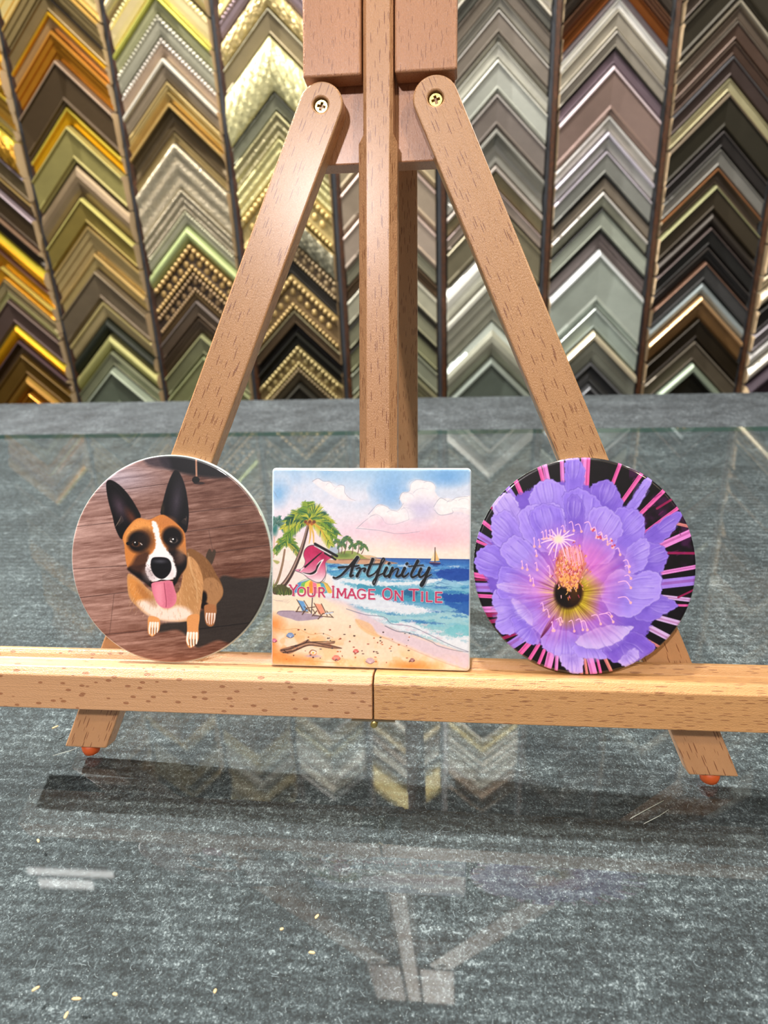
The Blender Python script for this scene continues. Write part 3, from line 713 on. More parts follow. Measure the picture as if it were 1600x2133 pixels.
    A.poly([(560, 1000), (640, 1060), (700, 1130), (690, 1160), (620, 1120), (565, 1060)], (150, 100, 62), soft=14, al=.5)
    # front legs
    A.poly([(645, 1230), (720, 1245), (722, 1320), (700, 1345), (670, 1372), (640, 1350), (636, 1300)], (210, 150, 96), soft=3)
    for k in range(4): A.line([(656+k*18, 1275), (648+k*20, 1320), (650+k*18, 1362-abs(k-1)*10)], 16, (235, 218, 208), 7)
    for k in range(3): A.line([(664+k*18, 1310), (662+k*18, 1350)], 3, (60, 40, 36))
    A.poly([(930, 1225), (1012, 1210), (1008, 1300), (1008, 1380), (985, 1420), (945, 1445), (918, 1400), (925, 1320)], (206, 146, 94), soft=3)
    for k in range(4): A.line([(932+k*21, 1340), (926+k*23, 1390), (936+k*19, 1440-abs(k-1.2)*14)], 18, (238, 222, 212), 8)
    for k in range(3): A.line([(944+k*20, 1385), (946+k*18, 1432-k*7)], 4, (50, 36, 34))
    # ears
    A.poly([(330, 275), (365, 266), (430, 305), (500, 380), (555, 465), (582, 525), (540, 570), (480, 630), (440, 685), (395, 610), (372, 520), (340, 410), (325, 320)], (16, 14, 17), soft=3)
    A.ell(425, 455, 38, 80, (92, 76, 88), ang=-25, soft=.8, al=.75); A.ell(515, 530, 25, 60, (120, 72, 50), ang=-30, soft=.8, al=.7)
    A.poly([(835, 195), (868, 215), (905, 300), (925, 400), (935, 520), (915, 630), (860, 600), (790, 530), (730, 505), (745, 420), (775, 310), (810, 225)], (17, 16, 20), soft=3)
    A.ell(845, 410, 34, 110, (96, 88, 100), ang=8, soft=.9, al=.6); A.ell(745, 470, 12, 40, (70, 60, 40), soft=.6, al=.6)
    for k in range(8): A.line([(392+k*5, 600-k*6), (410+k*4, 575-k*8), (420+k*5, 590-k*5)], 2, (190, 170, 150), al=.4)
    for k in range(8): A.line([(880+k*5, 560+k*3), (900+k*3, 535), (915, 550-k*5)], 2, (150, 130, 115), al=.4)
    # head
    A.poly([(560, 535), (640, 545), (735, 508), (800, 535), (870, 590), (905, 640), (915, 740), (920, 830), (900, 900), (850, 975), (800, 1005), (700, 1000), (640, 980), (560, 940), (490, 890), (468, 810), (460, 720), (448, 670), (485, 600)], (196, 128, 70), soft=4)
    A.poly([(560, 545), (650, 560), (660, 620), (600, 610), (520, 660), (480, 720), (462, 690), (490, 610)], (222, 158, 92), soft=14, al=.7)
    A.ell(770, 560, 60, 35, (184, 120, 72), soft=.6, al=.6)
    for k in range(160):
        a = R.uniform(3.3, 6.1); r = R.uniform(40, 200); x = 690+np.cos(a)*r*1.1; y = 720+np.sin(a)*r*.95; A.line([(x, y), (x+np.cos(a)*14, y+np.sin(a)*14)], 2.4, (240, 190, 130) if k % 2 else (150, 92, 48), 1, al=.4)
    # dark mask
    blk = (20, 15, 15)
    A.poly([(490, 905), (500, 880), (560, 870), (620, 860), (640, 900), (660, 960), (670, 1020), (640, 1010), (560, 955)], blk, soft=8)
    A.poly([(560, 790), (640, 770), (650, 860), (640, 930), (560, 920), (500, 890), (520, 850)], (72, 48, 38), soft=16, al=.9)
    A.poly([(820, 830), (880, 790), (918, 800), (918, 870), (880, 930), (838, 1000), (815, 1005), (830, 900)], blk, soft=6)
    A.poly([(780, 780), (860, 760), (915, 810), (860, 860), (810, 850)], (60, 44, 40), soft=12, al=.9)
    A.ell(562, 700, 78, 76, blk, ang=-20, soft=.22); A.ell(612, 690, 60, 70, (46, 34, 30), soft=.5, al=.8); A.ell(490, 715, 16, 12, blk)
    A.ell(815, 665, 76, 72, blk, ang=25, soft=.2); A.ell(815, 760, 40, 60, (30, 24, 24), soft=.5, al=.85)
    A.ell(880, 790, 30, 50, (130, 110, 100), soft=.8, al=.5)
    A.ell(548, 716, 36, 22, (96, 66, 44), soft=.3, al=.9); A.ell(546, 714, 19, 18, (10, 8, 8)); A.ell(540, 706, 5, 5, (240, 235, 230)); A.line([(512, 716), (545, 696), (590, 706)], 4, (8, 6, 6)); A.line([(580, 712), (592, 722)], 6, (200, 190, 185))
    A.ell(824, 686, 31, 21, (120, 110, 106), soft=.3, al=.9); A.ell(826, 686, 19, 18, (10, 8, 8)); A.ell(820, 680, 6, 6, (245, 242, 240)); A.line([(792, 690), (820, 664), (858, 682)], 4, (8, 6, 6)); A.line([(800, 696), (812, 700)], 5, (225, 220, 216))
    # white blaze and muzzle
    wh = (236, 230, 232)
    A.poly([(665, 558), (695, 560), (715, 610), (735, 700), (780, 760), (820, 820), (845, 900), (835, 950), (780, 975), (690, 985), (640, 960), (620, 890), (640, 810), (690, 740), (688, 660), (672, 610)], wh, soft=6, rough=5)
    A.ell(655, 930, 45, 48, (176, 160, 162), soft=.7, al=.7); A.ell(808, 925, 24, 40, (200, 188, 190), soft=.7, al=.6)
    for k in range(40): A.ell(630+R.rand()*60, 860+R.rand()*100, 2.5, 2.5, (80, 66, 64), al=.6)
    A.line([(655, 990), (700, 984), (735, 972), (780, 974), (830, 968)], 10, (24, 14, 16))
    A.poly([(665, 820), (700, 808), (770, 812), (803, 840), (808, 890), (785, 935), (745, 962), (700, 950), (668, 912), (656, 865)], (20, 19, 23), soft=3)
    A.ell(725, 838, 46, 13, (84, 84, 92), soft=.7, al=.8); A.ell(697, 905, 15, 11, (4, 4, 5)); A.ell(772, 905, 15, 11, (4, 4, 5)); A.line([(735, 915), (735, 962)], 4, (5, 5, 6))
    # tongue
    A.poly([(668, 992), (735, 978), (808, 975), (832, 1030), (848, 1085), (838, 1135), (800, 1165), (755, 1168), (712, 1142), (680, 1085), (664, 1030)], (206, 122, 142), soft=3)
    A.poly([(690, 1010), (740, 1000), (745, 1080), (740, 1150), (700, 1110)], (224, 146, 164), soft=14, al=.7); A.poly([(765, 1000), (800, 990), (828, 1060), (820, 1130), (780, 1150)], (190, 104, 128), soft=16, al=.6)
    A.line([(756, 990), (764, 1060), (772, 1120), (770, 1160)], 5, (150, 70, 92))
    for P, w in (([(335, 300), (380, 300), (470, 400)], 2),): A.line(P, w, (60, 60, 66), al=.6)
    A.tex(.02, 7, 9)
    return np.clip(A.C, 0, 1)
def palm(A, cx, cy, L, cols, R, n=11, w=10):
    for k in range(n):
        a = np.radians(-200+k*220/(n-1)+R.uniform(-6, 6)); l = L*R.uniform(.8, 1.05); dr = .25+.55*abs(np.cos(a))
        P = [(cx+np.cos(a)*l*t, cy+np.sin(a)*l*t*.85+dr*l*t*t*.85) for t in (0, .3, .6, .85, 1)]
        S = A.smooth(P, 7, False); c = cols[k % len(cols)]
        for i in range(2, len(S)):
            d = S[i]-S[i-1]; d /= np.hypot(*d)+1e-6; t = i/len(S); ll = L*.32*(1-.55*abs(t-.45))
            for sg in (-1, 1):
                v = np.array([d[0]*.6-sg*d[1]*.75, d[1]*.6+sg*d[0]*.75+.45]); v /= np.hypot(*v)
                cc = cols[R.randint(len(cols))] if R.rand() < .45 else c
                A.line([S[i], S[i]+v*ll*R.uniform(.7, 1)], w*.55, cc, w*.1, soft=.8)
        A.line(S, w*.35, lerp(c, (30, 40, 20), .5), w*.15)
def beach_art(n):
    A = Art(48, 76, 1534, 1586, n); X, Y = A.X, A.Y; R = np.random.RandomState(5)
    wob = (fbm(X, Y, 160, 3)-.5)*160
    Yw = Y+wob
    def ramp(v, ks):
        out = np.zeros(X.shape+(3,)); ys = [k[0] for k in ks]
        for c in range(3): out[..., c] = np.interp(v, ys, [k[1][c] for k in ks])
        return out
    A.C = ramp(Yw, [(60, (176, 210, 240)), (200, (212, 224, 243)), (380, (230, 230, 244)), (520, (240, 222, 234)), (620, (250, 226, 226)), (700, (252, 234, 222)), (760, (250, 238, 226))])/255.
    m = np.clip((fbm(X, Y, 230, 11)-.5)*5, 0, 1)*np.clip((420-Y)/150, 0, 1); A.put(m*.45, (122, 178, 230))
    for cx, cy, rx, ry, c, a in ((950, 250, 110, 130, (120, 176, 232), .75), (1350, 140, 120, 60, (90, 156, 226), .7), (1250, 120, 300, 60, (120, 180, 232), .5), (100, 270, 60, 80, (120, 180, 232), .8), (700, 130, 260, 80, (150, 196, 236), .5), (1250, 590, 220, 70, (246, 178, 200), .6), (600, 560, 220, 60, (240, 206, 226), .5), (1100, 560, 200, 40, (244, 190, 210), .5), (400, 420, 200, 160, (236, 232, 246), .6)):
        A.ell(cx, cy, rx, ry, c, soft=.7, al=a)
    cl = (246, 238, 242)
    A.poly([(360, 175), (400, 158), (440, 178), (490, 180), (520, 215), (560, 205), (600, 215), (600, 260), (640, 300), (680, 322), (560, 310), (440, 240), (380, 200)], cl, soft=5, al=.85)
    A.poly([(1010, 300), (1030, 260), (1080, 250), (1095, 195), (1140, 165), (1200, 172), (1250, 185), (1275, 215), (1270, 250), (1310, 300), (1360, 300), (1400, 310), (1430, 300), (1480, 290), (1540, 290), (1540, 420), (1440, 400), (1300, 430), (1250, 500), (1060, 520), (900, 540), (690, 530), (760, 470), (800, 420), (850, 350), (920, 365), (940, 385), (1000, 390), (1030, 350)], cl, soft=5, al=.9)
    A.poly([(700, 520), (760, 470), (830, 425), (880, 450), (910, 490), (980, 495), (1080, 460), (1180, 450), (1250, 470), (1200, 540), (1040, 560), (860, 545)], (240, 212, 228), soft=14, al=.85)
    A.ell(1170, 370, 90, 90, (214, 206, 234), soft=.8, al=.8); A.ell(1370, 480, 130, 70, (248, 214, 222), soft=.8, al=.6)
    A.poly([(1265, 370), (1310, 300), (1380, 320), (1430, 295), (1500, 285), (1540, 300), (1540, 380), (1420, 375), (1400, 400), (1310, 425)], (250, 246, 248), soft=4, al=.85)
    ink = (130, 134, 160)
    for P in ([(358, 178), (400, 156), (440, 176), (490, 180), (525, 218), (565, 205), (600, 215), (602, 262), (640, 305), (682, 322)], [(1008, 310), (1030, 262), (1082, 250), (1096, 195), (1140, 163), (1200, 172), (1252, 185), (1276, 220)], [(1262, 365), (1310, 300), (1375, 325), (1430, 295), (1510, 288)], [(780, 425), (850, 352), (915, 365), (945, 388), (1000, 395), (1040, 340)], [(700, 525), (760, 470), (830, 425), (880, 448), (912, 492), (985, 495), (1080, 462)], [(1082, 460), (1070, 400), (1040, 370)], [(690, 530), (860, 545), (1000, 568), (1160, 550)], [(1270, 390), (1310, 425), (1400, 410), (1400, 375), (1500, 375)], [(60, 250), (90, 300)], [(1010, 320), (1012, 350)]):
        A.line(P, 3.5, ink, 2, al=.75)
    for x, y, r in ((1130, 210, 60), (1220, 220, 56), (1180, 290, 80), (1070, 300, 50), (880, 400, 56), (960, 440, 60), (1060, 420, 60), (1480, 340, 50), (1400, 350, 50), (500, 220, 44), (560, 250, 40), (820, 470, 50)):
        A.ell(x, y, r, r*.8, (252, 248, 250), soft=.35, al=.55); t0 = R.uniform(3.4, 4.2); A.line([(x+r*.95*np.cos(t0+k*.35), y+r*.78*np.sin(t0+k*.35)) for k in range(6)], 2.6, (150, 156, 186), 1, al=.6)
    A.ell(1180, 380, 80, 60, (206, 200, 232), soft=.8, al=.7); A.ell(880, 490, 90, 36, (236, 204, 224), soft=.8, al=.7)
    # sea
    sea = (Y > 752) & (X > 380)
    v = Y-752+(fbm(X, Y*3, 60, 21)-.5)*30
    S = ramp(v, [(0, (60, 104, 176)), (25, (52, 112, 190)), (60, (86, 150, 210)), (120, (60, 124, 196)), (180, (150, 200, 226)), (260, (110, 180, 206)), (330, (96, 160, 204)), (420, (166, 210, 220)), (520, (150, 204, 214)), (640, (196, 222, 226))])/255.
    A.C = np.where(sea[..., None], S, A.C)
    A.poly([(480, 795), (620, 800), (760, 790), (960, 800), (900, 900), (700, 930), (520, 900), (470, 860)], (120, 190, 214), soft=12, al=.9)
    for k in range(150):
        x = 430+R.rand()*1100; y = 775+R.rand()**1.1*560; l = 60+R.rand()*160; h = 6+R.rand()*16
        if y > 960 and x < 700+(y-960)*1.0: continue
        c = [(34, 88, 170), (24, 70, 158), (70, 150, 200), (120, 190, 214), (236, 242, 250), (40, 110, 180), (90, 170, 196)][R.randint(7)]
        A.poly([(x-l/2, y), (x-l*.2, y-h*.6), (x+l*.2, y-h*.4), (x+l/2, y+h*.2), (x+l*.15, y+h*.5), (x-l*.25, y+h*.4)], c, soft=2.5, al=.55, rough=7, seed=k)
    for k in range(46):
        x = 520+R.rand()*950; y = 790+R.rand()*420
        if y > 940 and x < 700+(y-940)*1.2: continue
        l = 40+R.rand()*130; A.line([(x-l/2, y+R.uniform(-4, 4)), (x-l/6, y-6), (x+l/6, y+3), (x+l/2, y+R.uniform(-5, 5))], 4, [(20, 56, 130), (40, 110, 160), (245, 248, 252)][k % 3], 1.5, al=.7)
    for P, c, a in (([(1290, 850), (1400, 820), (1536, 830), (1536, 900), (1420, 915), (1310, 890)], (24, 66, 160), .85), ([(1300, 1010), (1400, 1015), (1536, 1010), (1536, 1060), (1440, 1075), (1330, 1060)], (22, 70, 162), .9), ([(1340, 1060), (1440, 1080), (1536, 1070), (1536, 1170), (1440, 1130), (1360, 1090)], (30, 84, 172), .8), ([(700, 950), (900, 940), (1060, 990), (1180, 970), (1300, 1010), (1340, 1060), (1200, 1080), (1000, 1060), (760, 1000)], (60, 150, 180), .8), ([(1040, 1000), (1090, 975), (1150, 1010), (1120, 1040), (1060, 1030)], (30, 90, 140), .8), ([(1350, 1290), (1440, 1240), (1536, 1260), (1536, 1330), (1430, 1340)], (120, 196, 208), .8), ([(960, 1170), (1150, 1150), (1300, 1165), (1150, 1190)], (130, 190, 210), .8), ([(480, 900), (700, 915), (900, 930), (1100, 925), (1300, 900), (1300, 920), (1060, 955), (800, 960), (560, 930)], (240, 244, 250), .85)):
        A.poly(P, c, soft=4, al=a, rough=8)
    # foam and wet sand
    A.poly([(440, 870), (520, 900), (600, 950), (700, 985), (860, 1030), (1000, 1080), (1200, 1120), (1240, 1150), (1060, 1170), (900, 1150), (760, 1130), (640, 1110), (620, 1140), (700, 1150), (900, 1200), (940, 1240), (1100, 1230), (1240, 1290), (1380, 1330), (1536, 1330), (1536, 1450), (1400, 1400), (1200, 1330), (1000, 1290), (880, 1240), (760, 1190), (560, 1120), (420, 1060), (400, 960)], (236, 240, 248), soft=7, al=.92, rough=12)
    for k in range(40):
        x = 620+R.rand()*880; y = 1110+(x-620)*.22+R.rand()*90; A.poly([(x-26, y), (x, y-7), (x+30, y+3), (x, y+8)], (168, 206, 222) if k % 2 else (226, 208, 222), soft=3, al=.6, rough=8, seed=k)
    sand = [(48, 770), (200, 790), (420, 800), (430, 960), (440, 1060), (560, 1120), (760, 1190), (880, 1245), (1000, 1295), (1200, 1345), (1400, 1415), (1540, 1465), (1540, 1600), (40, 1600), (40, 770)]
    A.poly(sand, (250, 224, 196), soft=5, sm=False, rough=8)
    A.poly([(40, 790), (240, 790), (440, 850), (520, 960), (420, 1040), (40, 1040)], (246, 232, 226), soft=10, al=.9)
    A.poly([(470, 1060), (620, 1090), (760, 1170), (1000, 1290), (1400, 1415), (1540, 1462), (1540, 1570), (1360, 1520), (1100, 1420), (900, 1340), (760, 1280), (690, 1230), (560, 1140)], (226, 206, 220), soft=16, al=.9)
    A.poly([(60, 1040), (300, 1050), (620, 1110), (700, 1230), (560, 1260), (300, 1250), (60, 1210)], (252, 232, 206), soft=24, al=.8)
    A.line([(690, 1220), (760, 1290), (900, 1350), (1100, 1430), (1350, 1525), (1530, 1575)], 5, (206, 160, 140), al=.6, soft=3)
    A.line([(620, 1140), (760, 1180), (900, 1195), (960, 1245), (1100, 1260), (1250, 1325), (1400, 1395), (1530, 1440)], 5, (110, 110, 140), 4, al=.8, soft=1.5)
    A.line([(910, 1262), (1000, 1300), (1090, 1310), (1250, 1370), (1300, 1400), (1420, 1430), (1520, 1440)], 6, (90, 96, 120), 3, al=.8)
    A.poly([(690, 1215), (800, 1250), (860, 1330), (960, 1360), (820, 1340), (720, 1280)], (244, 190, 130), soft=6, al=.7)
    m = np.clip((fbm(X, Y, 120, 31)-.46)*6, 0, 1)*np.clip((Y-(1180+.2*X))/90, 0, 1); A.put(m*.55, (246, 196, 134))
    m = np.clip((fbm(X, Y, 70, 37)-.52)*9, 0, 1)*np.clip((Y-(1250+.18*X))/60, 0, 1); A.put(m*.5, (240, 178, 112))
    for cx, cy, rx, ry in ((75, 1270, 60, 60), (60, 1500, 100, 50), (200, 1540, 160, 40), (1100, 1560, 150, 30), (60, 1420, 30, 50)): A.ell(cx, cy, rx, ry, (244, 138, 58), soft=.8, al=.8)
    A.line([(60, 1290), (150, 1310), (250, 1300), (350, 1340), (440, 1330), (520, 1360)], 4, (214, 150, 96), al=.6); A.line([(60, 1490), (140, 1500), (260, 1530), (400, 1545), (560, 1550)], 4, (220, 140, 80), al=.6)
    # island
    A.poly([(480, 765), (540, 740), (620, 735), (760, 745), (860, 755), (930, 775), (1000, 790), (860, 800), (640, 800), (470, 795)], (206, 160, 130), soft=3); A.line([(560, 770), (800, 765), (990, 790)], 6, (120, 84, 72), al=.7)
    A.poly([(470, 760), (540, 720), (600, 705), (650, 700), (710, 718), (740, 735), (800, 735), (840, 755), (700, 760), (560, 765)], (150, 166, 90), soft=3); A.ell(520, 700, 50, 36, (150, 176, 206), soft=.3, al=.7); A.ell(600, 735, 50, 16, (96, 124, 62), soft=.4, al=.7); A.ell(730, 745, 40, 12, (150, 150, 70), soft=.5, al=.8); A.poly([(740, 735), (800, 735), (850, 752), (780, 757)], (228, 190, 150), soft=3)
    A.line([(800, 752), (1530, 758)], 5, (30, 66, 140), al=.8, sm=False)
    for x, y, L, tx in ((545, 635, 42, 560), (583, 655, 34, 578), (622, 615, 48, 600), (662, 662, 30, 660), (710, 645, 36, 702), (748, 668, 32, 730)):
        A.line([(x, y), ((x+tx)/2+4, (y+725)/2), (tx, 722)], 5, (110, 84, 70), 7); palm(A, x, y, L, [(84, 126, 84), (60, 100, 84), (120, 150, 70)], R, 9, 7)
    # left palms
    A.ell(72, 530, 24, 60, (30, 110, 104), soft=.5, al=.9); palm(A, 85, 500, 90, [(90, 130, 120), (50, 110, 100), (120, 150, 140)], R, 8, 9)
    A.line([(70, 600), (64, 760)], 10, (226, 186, 176))
    A.line([(150, 700), (130, 820), (95, 940), (60, 990)], 14, (150, 120, 96), 22); palm(A, 160, 650, 100, [(88, 140, 70), (140, 170, 60), (50, 100, 60), (190, 180, 70)], R, 12, 11)
    T = [(330, 500), (300, 620), (262, 740), (200, 880), (140, 970), (80, 1020)]
    A.line(T, 20, (96, 70, 62), 46); A.line([(p[0]-5, p[1]) for p in T], 6, (206, 176, 160), 14, al=.7); A.line([(p[0]+9, p[1]) for p in T], 5, (50, 36, 40), 12, al=.8)
    A.poly([(50, 1010), (120, 960), (200, 1000), (230, 1030), (180, 1045), (90, 1040)], (84, 84, 50), soft=3, rough=8)
    for k in range(16): x = 90+k*9; A.line([(x, 1040), (x+R.uniform(-20, 24), 985+R.rand()*20)], 6, (120, 140, 60) if k % 2 else (60, 90, 50), 1)
    A.line([(60, 990), (70, 930)], 8, (120, 150, 60), 2); A.line([(75, 980), (100, 940)], 8, (80, 120, 60), 2)
    A.poly([(60, 780), (110, 790), (90, 810)], (180, 180, 110), soft=3)
    palm(A, 330, 470, 215, [(56, 112, 62), (120, 158, 48), (200, 200, 70), (24, 78, 60), (168, 182, 58)], R, 13, 20)
    for P in ([(335, 480), (365, 570), (370, 650)], [(335, 480), (345, 580), (335, 650)], [(340, 470), (420, 540), (460, 620)]): A.line(P, 22, (226, 178, 70), 5, al=.85)
    for k in range(5): A.ell(308+k*16, 485+(k % 2)*14, 13, 13, (178, 100, 44) if k % 2 else (120, 64, 36), soft=.3)
    # umbrella
    C = [(86, 150, 210), (120, 190, 90), (250, 220, 90), (240, 150, 60), (244, 120, 150), (250, 220, 120), (90, 170, 190), (240, 190, 80)]
    for k in range(8):
        a0 = 215+(515-215)*k/8; a1 = 215+(515-215)*(k+1)/8
        A.poly([(362, 915), (lerp(362, a0, .75), 950), (a0+2, 1010+abs(k-3.5)*-3+22), ((a0+a1)/2, 1026), (a1, 1010+22-abs(k-2.5)*3), (lerp(362, a1, .75), 950)], C[k], soft=2, sm=False)
    A.line([(235, 965), (290, 930), (362, 915), (440, 935), (495, 980), (520, 1030)], 5, (90, 140, 120), al=.6)
    A.line([(364, 1030), (355, 1188)], 7, (60, 54, 66), sm=False)
    # shade and deck chairs (drawn)
    A.poly([(95, 1185), (120, 1165), (230, 1165), (330, 1180), (440, 1200), (400, 1222), (260, 1240), (200, 1225), (120, 1205)], (178, 158, 176), soft=3)
    A.line([(92, 1190), (110, 1172), (220, 1165)], 4, (100, 84, 100), al=.7)
    A.poly([(248, 1082), (296, 1090), (330, 1165), (285, 1165)], (110, 166, 220), soft=2, sm=False); A.poly([(378, 1105), (432, 1110), (462, 1185), (410, 1185)], (246, 160, 130), soft=2, sm=False)
    for P in (((243, 1078), (300, 1170)), ((298, 1085), (345, 1160)), ((240, 1170), (262, 1130)), ((236, 1168), (330, 1170)), ((285, 1190), (320, 1140), (380, 1130)), ((300, 1130), (350, 1170)), ((375, 1102), (425, 1190)), ((430, 1105), (475, 1195)), ((360, 1200), (395, 1160)), ((370, 1196), (510, 1205)), ((405, 1222), (440, 1180), (520, 1165)), ((470, 1160), (520, 1208)), ((365, 1150), (385, 1180))):
        A.line(P, 6, (120, 84, 60), sm=False); A.line([(p[0]+3, p[1]+2) for p in P], 2, (40, 30, 36), sm=False)
    A.line([(460, 1180), (515, 1170)], 10, (206, 216, 232), sm=False)
    # driftwood, shells, pebbles
    A.poly([(118, 1462), (180, 1440), (260, 1415), (330, 1380), (350, 1395), (420, 1400), (500, 1395), (535, 1385), (530, 1405), (500, 1412), (590, 1438), (520, 1445), (420, 1430), (330, 1430), (260, 1460), (190, 1492), (130, 1485)], (150, 110, 88), soft=2)
    for P in ([(125, 1468), (200, 1452), (330, 1400), (440, 1412), (585, 1440)], [(140, 1486), (220, 1470), (330, 1425), (430, 1432), (520, 1444)], [(330, 1382), (300, 1410), (200, 1440)], [(350, 1398), (530, 1388)], [(150, 1470), (180, 1490)]): A.line(P, 6, (40, 26, 28), 3)
    A.line([(210, 1462), (330, 1412), (430, 1420)], 5, (214, 176, 144), 3); A.ell(370, 1505, 55, 10, (186, 168, 190), soft=.4, al=.8)
    A.ell(368, 1480, 30, 22, (228, 160, 120)); A.ell(372, 1478, 20, 14, (250, 240, 226)); A.ell(370, 1480, 9, 8, (240, 190, 80)); A.line([(340, 1482), (360, 1458), (395, 1468)], 3, (90, 60, 56))
    for x, y, r, c in ((545, 1515, 32, (232, 130, 112)), (800, 1528, 34, (206, 176, 186)), (693, 1458, 22, (220, 90, 84)), (195, 1352, 30, (120, 150, 200)), (72, 1395, 22, (214, 90, 130)), (1112, 1513, 20, (150, 90, 90))):
        A.poly([(x-r, y+6), (x-r*.5, y-r*.6), (x+r*.5, y-r*.6), (x+r, y+4), (x+r*.3, y+r*.6), (x-r*.3, y+r*.6)], c, soft=2)
        for k in range(4): A.line([(x, y+r*.5), (x-r*.7+k*r*.45, y-r*.4)], 2.5, lerp(c, (255, 250, 245), .7), al=.9)
        A.line([(x-r, y+6), (x-r*.3, y+r*.6), (x+r*.3, y+r*.6), (x+r, y+4)], 3, (90, 60, 70))
    for k in range(75):
        x = 150+R.rand()*950; y = 1260+R.rand()*280
        if y < 1200+.1*x: continue
        A.ell(x, y, 3+R.rand()*6, 3+R.rand()*3, [(60, 34, 30), (150, 60, 40), (60, 56, 70), (200, 110, 60)][R.randint(4)], al=.9)
    for k in range(10): A.line([(60+k*12, 1080+k*3), (90+k*12, 1075+R.rand()*22)], 3, (180, 160, 160), 1, al=.6)
    # boat
    A.poly([(1272, 690), (1278, 690), (1308, 765), (1276, 770)], (240, 196, 130), soft=1.5, sm=False); A.poly([(1270, 700), (1271, 770), (1240, 768)], (252, 222, 180), soft=1.5, sm=False)
    A.line([(1274, 668), (1274, 790)], 6, (60, 40, 40), sm=False); A.poly([(1236, 780), (1312, 782), (1300, 796), (1250, 796)], (30, 40, 100), soft=2); A.line([(1236, 778), (1312, 781)], 4, (200, 120, 80), sm=False); A.line([(1262, 804), (1290, 806)], 8, (20, 40, 110), al=.7)
    # curled banner emblem with a brush
    A.poly([(225, 855), (300, 820), (330, 700), (350, 660), (385, 655), (500, 735), (520, 770), (480, 770), (462, 800), (470, 850), (450, 920), (400, 950), (350, 930), (300, 890)], (235, 228, 232), soft=2)
    P = A.smooth([(300, 700), (330, 668), (375, 662), (430, 700), (520, 745), (488, 765), (462, 790), (462, 840), (462, 890), (430, 940), (390, 945), (330, 915), (285, 880), (225, 855), (280, 840), (305, 790), (292, 740)])
    A.poly(P, (60, 50, 60), soft=2.5, sm=False)
    Q = P+(np.array([375, 810])-P)*.035; g = np.clip((Y-700)/230, 0, 1)[..., None]; G = lerp((196, 36, 92), (250, 226, 234), g**1.6)/255.
    B = Art(48, 76, 1534, 1586, n); B.C[:] = 0; B.poly(Q, (1, 1, 1), soft=1.5, sm=False); M = B.C[..., :1]; A.C = A.C*(1-M)+G*M
    A.poly([(370, 700), (440, 720), (470, 760), (440, 800), (420, 750)], (160, 26, 74), soft=14, al=.6)
    A.line([(380, 652), (546, 742)], 20, (24, 20, 24), sm=False); A.line([(455, 722), (535, 768)], 14, (20, 18, 22), sm=False); A.line([(375, 668), (500, 735)], 5, (236, 232, 236), sm=False)
    A.line([(305, 828), (400, 742), (432, 716)], 14, (18, 14, 18), 5); A.line([(268, 856), (298, 834)], 12, (245, 240, 240), 4); A.line([(262, 858), (270, 852)], 5, (20, 16, 20))
    A.poly([(280, 868), (340, 872), (385, 845), (395, 810), (420, 780), (448, 768), (420, 815), (405, 860), (360, 890), (310, 890)], (250, 240, 244), soft=2); A.poly([(285, 870), (340, 874), (382, 850), (396, 815), (428, 782), (404, 830), (385, 870), (345, 886)], (26, 14, 22), soft=2.5); A.line([(400, 860), (425, 810), (445, 775)], 7, (232, 130, 160), 2)
    A.line([(470, 800), (470, 850), (455, 925), (425, 950), (395, 952)], 4, (120, 110, 120), al=.7)
    # brush script word
    def script(off, col, w, al=1.):
        o = np.array(off)
        for P, a, b in (([(545, 905), (580, 885), (640, 820), (700, 750)], 10, 20), ([(700, 750), (672, 800), (655, 860), (648, 893), (668, 885)], 22, 12), ([(560, 828), (620, 822), (690, 815), (712, 810)], 14, 9), ([(522, 905), (540, 908), (560, 895)], 14, 8),
                        ([(690, 838), (715, 828), (722, 842), (706, 872), (698, 890)], 8, 20), ([(716, 846), (742, 832), (760, 835), (752, 852)], 8, 17), 
                        ([(815, 762), (792, 820), (775, 870), (785, 890), (815, 878), (836, 862)], 20, 8), ([(752, 808), (800, 800), (868, 796)], 9, 8),
                        ([(836, 862), (880, 800), (902, 762), (888, 756), (870, 800), (850, 870), (836, 930), (824, 952), (818, 930), (850, 890), (890, 868)], 10, 10), ([(880, 790), (858, 850), (838, 915)], 16, 18),
                        ([(918, 826), (900, 868), (910, 890), (936, 876), (950, 858)], 20, 8), ([(934, 794), (938, 790)], 17, 17),
                        ([(962, 826), (948, 862), (938, 892)], 18, 18), ([(945, 872), (985, 832), (1005, 832), (998, 858), (990, 884), (1008, 888), (1034, 868)], 8, 16),
                        ([(1052, 826), (1034, 868), (1044, 890), (1068, 876), (1082, 860)], 20, 8), ([(1066, 794), (1070, 790)], 17, 17),
                        ([(1148, 770), (1120, 826), (1100, 872), (1110, 892), (1140, 878), (1158, 860)], 20, 8), ([(1082, 812), (1130, 806), (1188, 800)], 9, 8),
                        ([(1172, 828), (1156, 868), (1170, 890), (1200, 868), (1226, 826)], 18, 8), ([(1232, 822), (1214, 870), (1196, 925), (1180, 955), (1170, 945), (1196, 905), (1248, 868)], 20, 8)):
            A.line([np.array(p)+o for p in P], a*w, col, b*w, al=al, soft=1.5)
    script((7, 9), (60, 74, 96), 1.25, .55); script((0, 0), (246, 246, 250), 1.6, .4); script((0, 0), (16, 18, 24), 1.22)
